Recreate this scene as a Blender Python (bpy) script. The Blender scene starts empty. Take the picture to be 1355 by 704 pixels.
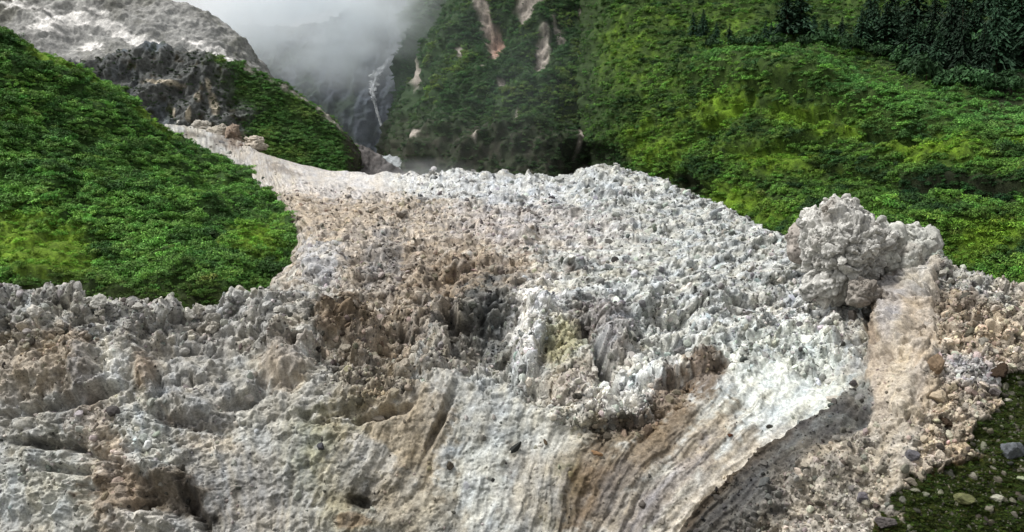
import bpy, bmesh, math, random
import numpy as np
from mathutils import Matrix, Vector, Euler

random.seed(7)
RNG = np.random.default_rng(11)
S = bpy.context.scene
COL = S.collection

# ------------------------------------------------------------------ camera
F = 1043.0                       # focal length in photograph pixels
CX, CY = 677.5, 352.0
PITCH = math.radians(-3.4)
CAM = np.array([0.0, 0.0, 80.0])
cd = bpy.data.cameras.new("camera")
cam = bpy.data.objects.new("camera", cd)
COL.objects.link(cam)
cam.location = CAM
cam.rotation_euler = (math.pi / 2 + PITCH, 0, 0)
cd.sensor_width = 36.0
cd.lens = F / 1355.0 * 36.0
cd.clip_start = 0.5
cd.clip_end = 9000.0
S.camera = cam
FWD = np.array([0, math.cos(PITCH), math.sin(PITCH)])
UP = np.array([0, -math.sin(PITCH), math.cos(PITCH)])
RIGHT = np.array([1.0, 0, 0])

# ------------------------------------------------------------------ light
W = bpy.data.worlds.new("World")
S.world = W
W.use_nodes = True
nt = W.node_tree
nt.nodes.clear()
sky = nt.nodes.new("ShaderNodeTexSky")
sky.sky_type = 'NISHITA'
sky.sun_disc = False
SUN_EL, SUN_AZ = math.radians(60), math.radians(262)     # azimuth from north, clockwise
sky.sun_elevation = SUN_EL
sky.sun_rotation = SUN_AZ
sky.air_density = 1.0
sky.dust_density = 4.0
hsv = nt.nodes.new("ShaderNodeHueSaturation")
hsv.inputs['Saturation'].default_value = 0.10            # overcast: the blue is veiled by cloud
bg = nt.nodes.new("ShaderNodeBackground")
bg.inputs['Strength'].default_value = 0.085
wo = nt.nodes.new("ShaderNodeOutputWorld")
nt.links.new(sky.outputs[0], hsv.inputs['Color'])
nt.links.new(hsv.outputs[0], bg.inputs[0])
nt.links.new(bg.outputs[0], wo.inputs[0])
sl = bpy.data.lights.new("sun", 'SUN')
sl.energy = 1.4
sl.angle = math.radians(14)
sl.color = (1.0, 0.98, 0.945)
so = bpy.data.objects.new("sun", sl)
COL.objects.link(so)
sd = Vector((math.sin(SUN_AZ) * math.cos(SUN_EL), math.cos(SUN_AZ) * math.cos(SUN_EL), math.sin(SUN_EL)))
so.rotation_euler = sd.to_track_quat('Z', 'Y').to_euler()
S.view_settings.view_transform = 'Standard'
S.view_settings.look = 'None'
S.view_settings.exposure = 1.07
S.view_settings.gamma = 1.0
S.cycles.use_denoising = True
S.cycles.max_bounces = 24
S.cycles.diffuse_bounces = 3
S.cycles.volume_bounces = 24
S.cycles.volume_step_rate = 1.0
S.cycles.volume_max_steps = 128

# ------------------------------------------------------------------ maths helpers
def P(px, py, d):
    """point that is seen at photograph pixel (px, py), d metres ahead"""
    px, py, d = np.broadcast_arrays(np.asarray(px, float), np.asarray(py, float), np.asarray(d, float))
    a = ((px - CX) / F)[..., None] * RIGHT + ((CY - py) / F)[..., None] * UP + FWD
    return CAM + a * d[..., None]

def proj(p):
    q = p - CAM
    d = q @ FWD
    return CX + F * (q @ RIGHT) / d, CY - F * (q @ UP) / d, d

def lin(c, k=1.0):
    c = np.asarray(c, float) / 255.0
    return np.where(c <= 0.04045, c / 12.92, ((c + 0.055) / 1.055) ** 2.4) * k

def sstep(a, b, x):
    t = np.clip((x - a) / (b - a), 0, 1)
    return t * t * (3 - 2 * t)

def _hash(ix, iy, iz, seed):
    h = (ix.astype(np.int64) * 374761393 + iy.astype(np.int64) * 668265263 + iz.astype(np.int64) * 2147483647 + seed * 974711) & 0xFFFFFFFF
    h = ((h ^ (h >> 13)) * 1274126177) & 0xFFFFFFFF
    h = ((h ^ (h >> 16)) * 2246822519) & 0xFFFFFFFF
    return (h ^ (h >> 15)) & 0xFFFFFFFF

def vnoise(p, seed=0):
    """smooth value/gradient noise in about -1..1; p is (..., 3)"""
    p = np.asarray(p, np.float32)
    i = np.floor(p)
    f = p - i
    i = i.astype(np.int64)
    u = f * f * f * (f * (f * 6 - 15) + 10)
    out = 0
    for dx in (0, 1):
        wx = u[..., 0] if dx else 1 - u[..., 0]
        for dy in (0, 1):
            wy = u[..., 1] if dy else 1 - u[..., 1]
            for dz in (0, 1):
                wz = u[..., 2] if dz else 1 - u[..., 2]
                h = _hash(i[..., 0] + dx, i[..., 1] + dy, i[..., 2] + dz, seed)
                gx = ((h & 1023) / 511.5 - 1).astype(np.float32)
                gy = (((h >> 10) & 1023) / 511.5 - 1).astype(np.float32)
                gz = (((h >> 20) & 1023) / 511.5 - 1).astype(np.float32)
                out = out + wx * wy * wz * (gx * (f[..., 0] - dx) + gy * (f[..., 1] - dy) + gz * (f[..., 2] - dz))
    return out * 1.3

def fbm(p, octv=4, seed=0, gain=0.5, mode=0):
    a, s, tot = 1.0, 0, 0
    for k in range(octv):
        n = vnoise(p * (2.03 ** k) + k * 17.3, seed + k)
        if mode == 1:
            n = np.abs(n) * 2 - 0.55       # billows
        elif mode == 2:
            n = 0.55 - np.abs(n) * 2       # ridges
        s = s + a * n
        tot += a
        a *= gain
    return s / tot * 1.4

def worley(p, seed=0):
    """F1, F2 distances and a random number per cell"""
    p = np.asarray(p, np.float32)
    i = np.floor(p).astype(np.int64)
    f = p - i
    f1 = np.full(p.shape[:-1], 9.0, np.float32)
    f2 = f1.copy()
    rid = np.zeros(p.shape[:-1], np.float32)
    for dx in (-1, 0, 1):
        for dy in (-1, 0, 1):
            for dz in (-1, 0, 1):
                h = _hash(i[..., 0] + dx, i[..., 1] + dy, i[..., 2] + dz, seed)
                x = dx + ((h & 1023) / 1023.0).astype(np.float32) - f[..., 0]
                y = dy + (((h >> 10) & 1023) / 1023.0).astype(np.float32) - f[..., 1]
                z = dz + (((h >> 20) & 1023) / 1023.0).astype(np.float32) - f[..., 2]
                d = x * x + y * y + z * z
                m = d < f1
                f2 = np.where(m, f1, np.minimum(f2, d))
                rid = np.where(m, ((h >> 7) & 4095) / 4095.0, rid)
                f1 = np.where(m, d, f1)
    return np.sqrt(f1), np.sqrt(f2), rid

def pchip(xk, yk, x):
    """monotone cubic along axis 0"""
    xk = np.asarray(xk, float)
    yk = np.asarray(yk, float)
    h = np.diff(xk)
    sh = (-1,) + (1,) * (yk.ndim - 1)
    dl = np.diff(yk, axis=0) / h.reshape(sh)
    m = np.zeros_like(yk)
    m[0], m[-1] = dl[0], dl[-1]
    a, b = dl[:-1], dl[1:]
    same = a * b > 0
    m[1:-1] = np.where(same, 2 * a * b / np.where(same, a + b, 1), 0)
    k = np.clip(np.searchsorted(xk, x, side='right') - 1, 0, len(xk) - 2)
    t = ((x - xk[k]) / h[k]).reshape(sh)
    hh = h[k].reshape(sh)
    t2, t3 = t * t, t * t * t
    return (2 * t3 - 3 * t2 + 1) * yk[k] + (t3 - 2 * t2 + t) * hh * m[k] + (3 * t2 - 2 * t3) * yk[k + 1] + (t3 - t2) * hh * m[k + 1]

def loft(ctrl, step, rowstep=None, minrow=4):
    """ctrl[row][col] = (px, py, d) control points of a surface -> dense (PX, PY, D) arrays"""
    c = np.array(ctrl, float)
    c[..., 2] = np.log(c[..., 2])
    xk = c[..., 0].mean(axis=0)
    xs = np.arange(xk[0], xk[-1] + 0.01, step)
    g = pchip(xk, c.transpose(1, 0, 2), xs).transpose(1, 0, 2)
    ts = []
    for r in range(len(c) - 1):
        span = np.percentile(np.abs(c[r + 1, :, 1] - c[r, :, 1]), 70)
        n = max(minrow, int(span / (rowstep or step)))
        ts += list(r + np.arange(n) / n)
    ts.append(len(c) - 1)
    g = pchip(np.arange(len(c)), g, np.array(ts))
    return g[..., 0], g[..., 1], np.exp(g[..., 2])

def gnormals(p):
    du = np.gradient(p, axis=1)
    dv = np.gradient(p, axis=0)
    n = np.cross(du, dv)
    n /= np.linalg.norm(n, axis=-1, keepdims=True) + 1e-9
    return n

def set_attr(me, name, kind, dom, arr):
    a = me.attributes.new(name, kind, dom)
    key = {'FLOAT_COLOR': 'color', 'FLOAT_VECTOR': 'vector'}.get(kind, 'value')
    a.data.foreach_set(key, np.ascontiguousarray(arr).ravel())

def raw_mesh(name, v, faces, col=None, smooth=True):
    """v (n,3), faces (m,k) all of the same k"""
    me = bpy.data.meshes.new(name)
    v = np.asarray(v, np.float32)
    faces = np.asarray(faces, np.int32)
    m, k = faces.shape
    me.vertices.add(len(v))
    me.vertices.foreach_set('co', v.ravel())
    me.loops.add(m * k)
    me.loops.foreach_set('vertex_index', faces.ravel())
    me.polygons.add(m)
    me.polygons.foreach_set('loop_start', np.arange(m, dtype=np.int32) * k)
    me.polygons.foreach_set('loop_total', np.full(m, k, np.int32))
    me.polygons.foreach_set('use_smooth', np.full(m, smooth, bool))
    if col is not None:
        cc = np.ones((len(v), 4), np.float32)
        cc[:, :3] = col
        set_attr(me, 'Col', 'FLOAT_COLOR', 'POINT', cc)
    me.update(calc_edges=True)
    return me

def grid_mesh(name, p, col):
    r, c = p.shape[:2]
    idx = np.arange(r * c).reshape(r, c)
    fa = np.stack([idx[:-1, :-1], idx[:-1, 1:], idx[1:, 1:], idx[1:, :-1]], -1).reshape(-1, 4)
    return raw_mesh(name, p.reshape(-1, 3), fa, col.reshape(-1, 3))

def link(name, me, mat=None, parent=None, **props):
    o = bpy.data.objects.new(name, me)
    COL.objects.link(o)
    if mat is not None and me is not None and not len(me.materials):
        me.materials.append(mat)
    if parent:
        o.parent = parent
    for k, v in props.items():
        o[k] = v
    return o

# ------------------------------------------------------------------ materials
def ramp(n, a, b):
    r = n.new("ShaderNodeMapRange")
    r.inputs['To Min'].default_value = a
    r.inputs['To Max'].default_value = b
    return r

def ground_mat(name, scales, amt, bump, rough=0.95, source='Col', spec=0.2, noisecoord='Object'):
    """vertex colour x grain at several scales, with a fine bump of the same grain"""
    m = bpy.data.materials.new(name)
    m.use_nodes = True
    n, l = m.node_tree.nodes, m.node_tree.links
    b = n["Principled BSDF"]
    b.inputs['Roughness'].default_value = rough
    b.inputs['Specular IOR Level'].default_value = spec
    if source == 'Col':
        a = n.new("ShaderNodeAttribute"); a.attribute_name = 'Col'; base = a.outputs['Color']
    elif source == 'tint':
        a = n.new("ShaderNodeAttribute"); a.attribute_type = 'INSTANCER'; a.attribute_name = 'tint'; base = a.outputs['Color']
    else:
        a = n.new("ShaderNodeObjectInfo"); base = a.outputs['Color']
    tc = n.new("ShaderNodeTexCoord")
    hsum = None
    for sc, k in zip(scales, amt):
        t = n.new("ShaderNodeTexNoise")
        t.inputs['Scale'].default_value = sc
        t.inputs['Detail'].default_value = 6
        t.inputs['Roughness'].default_value = 0.65
        l.new(tc.outputs[noisecoord], t.inputs['Vector'])
        r = ramp(n, 1 - k, 1 + k)
        r.inputs['From Min'].default_value = 0.3
        r.inputs['From Max'].default_value = 0.7
        l.new(t.outputs['Fac'], r.inputs['Value'])
        v = n.new("ShaderNodeVectorMath"); v.operation = 'SCALE'
        l.new(base, v.inputs[0])
        l.new(r.outputs[0], v.inputs['Scale'])
        base = v.outputs[0]
        hsum = t.outputs['Fac']
    l.new(base, b.inputs['Base Color'])
    bp = n.new("ShaderNodeBump")
    bp.inputs['Strength'].default_value = 0.8
    bp.inputs['Distance'].default_value = bump
    l.new(hsum, bp.inputs['Height'])
    l.new(bp.outputs[0], b.inputs['Normal'])
    return m

def leaf_mat(name, source):
    m = bpy.data.materials.new(name)
    m.use_nodes = True
    n, l = m.node_tree.nodes, m.node_tree.links
    b = n["Principled BSDF"]
    b.inputs['Roughness'].default_value = 0.7
    b.inputs['Specular IOR Level'].default_value = 0.15
    if source == 'tint':
        a = n.new("ShaderNodeAttribute"); a.attribute_type = 'INSTANCER'; a.attribute_name = 'tint'
    else:
        a = n.new("ShaderNodeObjectInfo")
    v = n.new("ShaderNodeAttribute"); v.attribute_name = 'Col'
    mx = n.new("ShaderNodeVectorMath"); mx.operation = 'MULTIPLY'
    l.new(a.outputs['Color'], mx.inputs[0])
    l.new(v.outputs['Color'], mx.inputs[1])
    l.new(mx.outputs[0], b.inputs['Base Color'])
    return m

M_DEBRIS = ground_mat("debris", (0.25, 0.9, 2.4, 6.0), (0.10, 0.25, 0.40, 0.22), 0.10)
M_ROCKFAR = ground_mat("mountain_rock", (0.03, 0.15, 0.6), (0.2, 0.3, 0.3), 0.8)
M_VEG = ground_mat("undergrowth", (0.08, 0.5, 2.0), (0.2, 0.3, 0.45), 0.35)
M_RUBBLE = ground_mat("rubble_stone", (1.2, 5.0), (0.2, 0.25), 0.05, source='tint')
M_BOULDER = ground_mat("boulder_stone", (0.8, 3.0), (0.25, 0.25), 0.06, source='obj')
M_KNOB = ground_mat("outcrop_stone", (0.4, 2.0, 7.0), (0.15, 0.25, 0.25), 0.08)
M_LEAF_I = leaf_mat("shrub_leaves", 'tint')
M_LEAF_O = leaf_mat("shrub_leaves_single", 'obj')
M_BARK = ground_mat("bark", (3.0,), (0.3,), 0.03, source='obj')

# ------------------------------------------------------------------ blob painting on a surface's own coordinates
def paint(base, PX, PY, blobs, warp, edge=0.35):
    """blobs: (x, y, rx, ry, angle_deg, rgb255 seen in daylight, strength); rims are frayed by the noise in warp"""
    for (x, y, rx, ry, an, rgb, st) in blobs:
        a = math.radians(an)
        g = sum(rgb) / 3
        rgb = tuple(g + (c_ - g) * SATU for c_ in rgb)
        dx, dy = PX - x, PY - y
        u = (dx * math.cos(a) + dy * math.sin(a)) / rx
        v = (-dx * math.sin(a) + dy * math.cos(a)) / ry
        q = np.sqrt(u * u + v * v) + warp
        w = (1 - sstep(1 - edge, 1 + edge, q))[..., None] * st
        base = base * (1 - w) + lin(rgb, KA) * w
    return base

SATU = 0.57        # mud and rock are greyer than they look beside the green
KA = 0.72          # sunlit grey seen in the picture -> surface colour

def bumps(PX, PY, items, warp):
    h = np.zeros_like(PX)
    for (x, y, rx, ry, an, am) in items:
        a = math.radians(an)
        dx, dy = PX - x, PY - y
        u = (dx * math.cos(a) + dy * math.sin(a)) / rx
        v = (-dx * math.sin(a) + dy * math.cos(a)) / ry
        if am < 0:
            v = np.where(v < 0, v * 1.9, v)      # undercut: sharp upper lip, ramp below
            am *= 1.3
        q = (np.sqrt(u * u + v * v) + warp) ** 2 + np.maximum(0, -warp) * .3
        h += am * np.exp(-np.clip(q, 0, 30) ** 1.8)
    return h

# ================================================================== THE DEBRIS TONGUE
def build_debris():
    # rows from the foot of the scarp up over its brow and back along the tongue; each entry (px, py, metres ahead)
    cols = [
        # 820          704          610          530           455           rim/brow      then back
        [(-160,820,104),(-160,704,108),(-160,610,114),(-160,530,120),(-160,455,127),(-160,385,134),(-160,398,150),(-160,400,190),(-160,380,260),(-160,340,340),(-160,330,420),(-160,330,470)],
        [(-60,820,104),(-60,704,108),(-60,610,114),(-60,530,120),(-60,455,127),(-60,380,134),(-60,398,150),(-60,400,190),(-60,380,260),(-60,330,340),(-60,310,420),(-60,320,470)],
        [(50,820,104),(50,704,108),(50,610,114),(50,530,119),(50,455,126),(50,381,134),(50,400,150),(50,405,190),(60,380,260),(80,320,340),(100,290,420),(100,300,470)],
        [(150,820,103),(150,704,107),(150,610,113),(150,530,119),(150,455,127),(150,402,134),(150,418,150),(150,415,190),(160,380,260),(170,300,340),(180,230,420),(180,240,470)],
        [(250,820,103),(250,704,108),(250,610,114),(250,530,120),(250,455,129),(250,403,137),(255,418,153),(260,415,190),(262,370,260),(250,290,340),(228,164,450),(228,180,500)],
        [(340,820,103),(340,704,109),(340,610,115),(340,530,121),(340,455,131),(340,386,143),(345,400,160),(345,395,200),(340,350,270),(320,260,350),(304,181,440),(298,194,490)],
        [(420,820,104),(420,704,110),(420,610,115),(420,530,121),(420,455,130),(420,395,142),(420,352,166),(418,315,198),(410,283,240),(385,250,300),(360,207,400),(350,222,450)],
        [(520,820,105),(520,704,111),(520,610,116),(520,530,121),(520,455,133),(520,395,149),(520,347,174),(520,312,204),(520,282,238),(505,255,285),(490,231,350),(485,242,400)],
        [(620,820,106),(620,704,112),(620,610,117),(620,530,122),(620,455,136),(620,392,152),(620,347,176),(620,312,204),(620,280,236),(618,252,272),(615,229,312),(615,240,355)],
        [(720,820,106),(720,704,112),(720,610,117),(720,530,122),(720,455,137),(720,392,152),(720,347,176),(720,312,203),(720,280,234),(720,256,268),(720,234,305),(720,246,350)],
        [(810,820,105),(810,704,111),(810,610,116),(810,530,122),(810,455,138),(810,390,153),(810,345,177),(810,308,204),(810,270,234),(810,240,262),(812,219,292),(812,236,335)],
        [(900,820,103),(900,704,109),(900,610,115),(900,530,122),(900,455,138),(900,392,151),(900,350,172),(900,318,194),(900,290,217),(900,266,240),(900,250,260),(900,270,295)],
        [(980,820,100),(980,704,106),(980,610,113),(980,530,122),(980,455,137),(980,400,149),(980,362,166),(980,335,182),(980,314,199),(980,298,213),(980,285,226),(985,305,262)],
        [(1050,820,97),(1050,704,103),(1050,610,110),(1050,530,120),(1050,460,133),(1050,415,143),(1050,385,154),(1050,362,164),(1050,345,172),(1050,332,179),(1050,322,185),(1055,345,215)],
        [(1130,820,94),(1130,704,100),(1130,610,106),(1130,530,115),(1130,465,127),(1130,428,137),(1130,405,146),(1130,388,153),(1130,374,160),(1130,362,166),(1130,352,172),(1135,375,195)],
        [(1210,820,92),(1210,704,97),(1210,610,103),(1210,530,110),(1210,470,118),(1210,435,124),(1210,410,129),(1210,388,133),(1210,370,137),(1210,356,141),(1212,346,145),(1218,372,165)],
        [(1290,820,90),(1290,704,96),(1290,610,102),(1290,530,109),(1290,480,114),(1290,450,118),(1290,425,121),(1290,403,125),(1290,386,128),(1290,374,131),(1292,366,134),(1300,392,155)],
        [(1390,820,88),(1390,704,95),(1390,610,101),(1390,540,108),(1390,500,112),(1390,475,114),(1390,452,117),(1390,432,120),(1390,416,123),(1390,404,126),(1390,395,128),(1400,420,150)],
        [(1520,820,86),(1520,704,94),(1520,610,100),(1520,560,105),(1520,530,109),(1520,510,111),(1520,490,114),(1520,472,117),(1520,458,119),(1520,446,121),(1520,437,124),(1530,462,145)],
    ]
    ctrl = [[c[r] for c in cols] for r in range(12)]
    PX, PY, D = loft(ctrl, 1.22, 1.08)
    p = P(PX, PY, D)
    n = gnormals(p)
    if (n @ np.array([0, -0.5, 1.0])).mean() < 0:
        n = -n
    w1 = fbm(p / 9.0, 3, 3)
    w2 = fbm(p / 3.0, 3, 9)
    w4 = fbm(p / 1.1, 4, 13, .6)
    warp = 0.45 * w1 + 0.35 * w2
    warpc = 0.5 * w1 + 0.55 * w2 + 0.45 * w4

    # --- where the surface is a mass of clods and where it is smeared smooth
    brow = np.interp(PX, [-160, 0, 100, 200, 300, 400, 480, 560, 640, 700, 770, 850, 930, 1010, 1080, 1150, 1200, 1520],
                     [470, 470, 470, 450, 440, 480, 535, 500, 480, 520, 560, 575, 500, 470, 500, 480, 470, 470])
    clod = 1 - sstep(-18, 22, PY - brow + warp * 45)
    mid = np.exp(-((PX - 150) / 170) ** 2) * np.exp(-((PY - 570) / 110) ** 2) * 0.4
    xr = np.interp(PY, [300, 420, 470, 505, 545, 585, 630, 665, 704, 820], [1150, 1148, 1160, 1140, 1092, 1042, 985, 942, 905, 830])
    xr = xr + w2 * 6
    rib = sstep(-4, 8, PX - xr) * sstep(455, 520, PY)
    scree = sstep(-5, 10, PX - np.interp(PY, [330, 380, 470, 600, 704], [1245, 1232, 1236, 1215, 1190]) + w2 * 18)
    slab = sstep(1145, 1153, PX + w2 * 7 + w1 * 9 + w4 * 6) * (1 - scree) * sstep(345, 365, PY) * (1 - sstep(520, 600, PY))
    clod = np.clip(np.maximum(clod * (1 - slab), np.maximum(mid, 0.6 * scree * (1 - slab))), 0, 1)
    clod = np.maximum(clod, 0.45 * rib * sstep(40, 90, PX - xr + 30 * w1) * (1 - slab) * (1 - 0.7 * np.exp(-((PX - 1195 + (PY - 520) * .05) / 18) ** 2)))
    xg = np.interp(PY, [470, 489, 498, 530, 560, 585, 605, 622, 640, 665, 704, 820], [1420, 1350, 1318, 1312, 1288, 1272, 1290, 1240, 1205, 1182, 1172, 1130])
    green = sstep(-5, 6, PX - xg + w2 * 34 + w1 * 12 + fbm(p / 1.2, 3, 14, .6) * 26)
    clod *= 1 - 0.75 * green
    slabs_far = np.exp(-(np.maximum(0, np.abs(PX - 425) - 75) / 22) ** 2) * np.exp(-(np.maximum(0, np.abs(PY - (228 + (PX - 430) * 0.16)) - 8) / 9) ** 2)
    clod *= 1 - 0.96 * slabs_far

    # --- streaks: runs of mud smeared down the scarp, leaning with the place
    lean = np.interp(PX, [-160, 100, 250, 330, 430, 520, 600, 700, 780, 860, 950, 1050, 1150], [0.1, -0.1, -0.5, -0.2, 0.45, 0.55, 0.25, 0.2, 0.6, 0.95, 1.05, 1.1, 0.5])
    sx = PX + lean * (PY - 560)
    sp = np.stack([sx / 8.0 + w1 * 1.0 + .35 * w2, PY / 130.0, np.zeros_like(PX)], -1)
    streak = fbm(sp, 4, 21, 0.6)
    sp2 = np.stack([sx / 3.2 + w1 * 1.5, PY / 70.0 + 7, np.ones_like(PX)], -1)
    streak2 = fbm(sp2, 3, 25, 0.6)

    # --- relief, metres along the surface normal
    h = bumps(PX, PY, [
        (648, 425, 52, 46, 0, -4.5), (640, 470, 40, 30, 0, -2.0), (705, 440, 20, 62, 12, 2.6), (815, 440, 24, 46, -14, 3.0), (794, 468, 9, 42, -22, -8.0), (776, 436, 10, 24, -10, -4.0),
        (745, 455, 26, 30, 0, 1.6), (712, 505, 40, 18, 30, -1.8),
        (455, 432, 46, 30, 0, 2.6), (420, 400, 20, 16, 0, -1.8), (448, 408, 26, 10, 20, -2.2), (495, 502, 42, 38, 0, 2.6), (440, 545, 60, 12, -8, -1.3), (505, 545, 40, 9, -15, -2.6), (530, 440, 26, 40, 20, -1.5),
        (385, 470, 34, 44, 10, 2.0), (345, 505, 10, 40, 25, -1.4), (375, 505, 34, 12, 0, -1.4), (600, 370, 20, 34, 20, -1.8), (595, 410, 10, 26, 0, -1.8),
        (60, 478, 60, 34, 0, 2.4), (78, 532, 72, 12, -12, -2.4), (30, 440, 36, 12, -20, -2.2), (120, 500, 26, 34, 10, 2.2), (152, 485, 22, 32, 10, 2.0), (190, 492, 16, 34, -10, 1.8), (205, 500, 8, 34, -20, -1.3), (135, 520, 22, 8, -20, -2.2),
        (60, 586, 50, 8, 6, -1.5), (130, 600, 44, 8, 22, -1.3), (90, 622, 34, 8, 5, -1.8), (50, 640, 70, 40, 0, 1.6),
        (215, 628, 46, 14, 25, 2.6), (225, 660, 46, 26, 30, -2.4), (262, 672, 36, 10, 62, -1.9), (185, 665, 20, 12, -20, -2.0), (200, 690, 50, 16, 0, 1.6),
        (245, 535, 46, 12, 14, 1.8), (245, 556, 52, 9, 16, -1.2), (240, 455, 60, 10, 5, -1.5), (210, 440, 30, 30, 40, -1.6), (320, 525, 24, 8, -30, -1.8), (325, 440, 40, 8, 8, -1.0),
        (478, 662, 18, 8, 20, -1.6), (455, 690, 60, 18, 0, 1.2), (594, 530, 6, 44, 24, -1.4), (578, 565, 5, 40, 22, -1.0),
        (920, 495, 40, 14, -10, -1.6), (850, 550, 40, 12, -18, -2.2), (760, 545, 60, 14, 0, 1.4), (950, 470, 60, 40, 0, 1.4),
        (900, 420, 30, 16, 10, -1.4), (980, 440, 40, 14, -10, 1.5), (890, 460, 26, 10, 0, -1.4), (935, 405, 24, 30, 0, 1.2), (1000, 400, 30, 14, 0, -1.3),
        (1100, 465, 44, 24, -20, 1.2), (1085, 405, 14, 20, 20, -1.4), (1060, 340, 24, 26, 0, 2.0), (1150, 410, 8, 36, -10, -2.0), (1185, 420, 26, 60, 8, 1.6), (1245, 385, 30, 8, 20, -1.0),
        (1240, 345, 16, 14, 0, 1.5), (1150, 560, 40, 22, -30, -1.0), (1060, 640, 40, 18, -35, 1.0), (1010, 680, 40, 16, -35, 1.0), (1120, 620, 26, 16, -20, 1.0),
        (95, 390, 14, 10, 0, .8), (220, 410, 20, 9, 0, 1.2), (305, 395, 18, 10, 0, 1.2),
    ], 0.38 * w1 + 0.42 * w2 + 0.30 * w4)
    h -= 2.2 * np.exp(-((PX - 1149 + w2 * 4) / 2.6) ** 2) * sstep(385, 405, PY) * (1 - sstep(465, 485, PY))
    h += slab * 1.0
    h += rib * np.interp(PX, [830, 905, 1000, 1100, 1170, 1300], [4.2, 4.0, 3.2, 1.6, 0.5, 0.0])
    near = np.clip(140.0 / D, 0.3, 1.2)
    big = fbm(p / 16.0, 3, 31)
    h += big * 2.4 * (0.7 + 0.3 * clod) * (1 - 0.6 * green)
    h += fbm(p / 7.5, 4, 41, 0.5, 1) * (1.7 * clod + 0.35) * (1 - slabs_far * .6)
    far = sstep(150, 320, D)
    qf = p / (1 + .55 * far)[..., None]
    F1, F2, R1 = worley(p / 2.6 + 0.35 * w2[..., None], 51)
    lowr = 1 - .45 * sstep(132, 170, D)          # lower blocks where the tongue lies flat
    lowr = lowr * (.35 + 1.1 * sstep(-.35, .35, fbm(p / 14.0, 3, 49)))   # gravelly stretches, blocky stretches
    F0, F02, R0 = worley(p / 6.5 + 0.4 * w2[..., None] + .15 * w4[..., None], 50)
    h += clod * np.clip(1 - (F0 / 0.8) ** 2, 0, 1) * R0 ** 3 * 2.3 * (.6 + .4 * lowr)
    h += lowr * clod * (np.clip(1 - (F1 / 0.85) ** 2, 0, 1) * (0.05 + 1.3 * R1 ** 1.6) * 1.0 - 0.3)
    F1b, F2b, R2 = worley(p / np.array([1.3, 1.3, 1.0]) + 0.4 * w2[..., None], 52)
    h += lowr * clod * (np.clip(1 - (F1b / 0.85) ** 2, 0, 1) * R2 ** 2 * 0.6 - 0.12)
    F1c, _, R3 = worley(p / 0.55, 53)
    cl3 = np.clip(clod + 0.18, 0, 1)
    h += cl3 * (np.sqrt(np.clip(1 - (F1c / 0.75) ** 2, 0, 1)) * R3 * 0.24 - 0.08) * near * lowr
    smear = (1 - clod) * (1 - green) * (1 - sstep(132, 150, D))
    scr = sstep(430, 520, PX + 60 * w1) * (1 - sstep(0, 60, PX - xr + 20)) * sstep(480, 540, PY + 30 * w1)
    scr = np.maximum(scr, .75 * np.exp(-((PX - 320) / 70) ** 2 - ((PY - 610) / 70) ** 2))
    scr = np.maximum(scr, .9 * rib * (1 - sstep(60, 110, PX - xr)))
    brk = smear * (1 - .85 * scr) * (1 - .6 * sstep(555, 600, PY + 40 * w1) * (1 - np.exp(-((PX - 185) / 70) ** 2)))
    smk = np.clip(scr + .25 * sstep(-.25, .35, fbm(p / 7.0, 3, 63)), 0, 1)
    stk = sstep(-.3, .45, fbm(np.stack([sx / 40.0, PY / 60.0, 0 * PX + 3], -1), 3, 28)) * smk
    h += streak * 0.20 * smear * stk + streak2 * 0.11 * smear * stk
    h += fbm(np.stack([sx / 34.0 + .6 * w1, PY / 210.0, 0 * PX + 9], -1), 3, 29, .5, 2) * .7 * smear * sstep(470, 540, PY)
    # ledges, chips and broken faces of the scarp
    lz = p[..., 2] + 2.6 * w1 + 1.4 * w2 + .5 * w4
    stp = lz / 2.8
    h += brk * (1 - (stp - np.floor(stp)) - .5) * 1.5 * sstep(-.2, .4, fbm(p / 8.0, 3, 64))
    h += fbm(p / 5.0, 5, 65, .55, 2) * (.35 * smear + .9 * brk)
    h += fbm(p / 1.9, 4, 66, .6) * (.14 * smear + .2 * brk)
    F1d, F2d, Rd = worley(p / np.array([4.2, 4.2, 2.8]) + (.30 * w2 + .16 * w4)[..., None], 67)
    F1e, F2e, Re = worley(p / np.array([1.9, 1.9, 1.3]) + (.30 * w2 + .12 * w4)[..., None], 72)
    h += brk * ((Rd - .5) * 1.5 + (Re - .5) * .6)
    h -= brk * np.exp(-(F2d - F1d) / .04) * .9 * sstep(-.2, .3, w1)
    h -= scr * smear * np.exp(-(F2d - F1d) / .03) * .5 * sstep(.25, .5, fbm(p / 6.0, 3, 68))
    smear = smear * (.3 + .7 * scr)
    # pits: dark gaps between the clods, small holes in the mud
    pq = p * np.array([1, 1, 1.5])
    pit = sstep(.08, .42, fbm(pq / 1.5, 3, 69, .6))
    pit2 = sstep(.30, .6, fbm(pq / .75, 3, 70, .6))
    h -= pit * (1.5 * clod + .12) * (.5 + .5 * lowr) + pit2 * (.45 * clod + .28 * (1 - green))
    h -= lowr * (clod * np.exp(-(F2 - F1) / .06) * .5 + clod * np.exp(-(F2b - F1b) / .07) * .2)
    h += fbm(p / 1.3, 4, 61, 0.6, 2) * (0.40 * clod + 0.10 + 0.1 * scree)
    spk = (R2 > 0.97) * clod * np.clip(1 - F1b / 0.55, 0, 1)
    h += spk * .8
    # stepped sheets on the pale smooth flow behind
    h += slabs_far * (np.sin((PY + 0.20 * PX * -1 + w1 * 5) * 0.7) * 0.3)
    h *= (1 + .35 * sstep(130, 165, D)) * (1 - .6 * sstep(270, 330, D) * (1 - sstep(400, 460, PX)))
    hs = np.zeros_like(h)
    far_l = sstep(270, 330, D) * (1 - sstep(400, 460, PX))
    h += far_l * (1 - slabs_far) * fbm(p / 9.0, 5, 19, .6, 2) * 2.2
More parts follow.
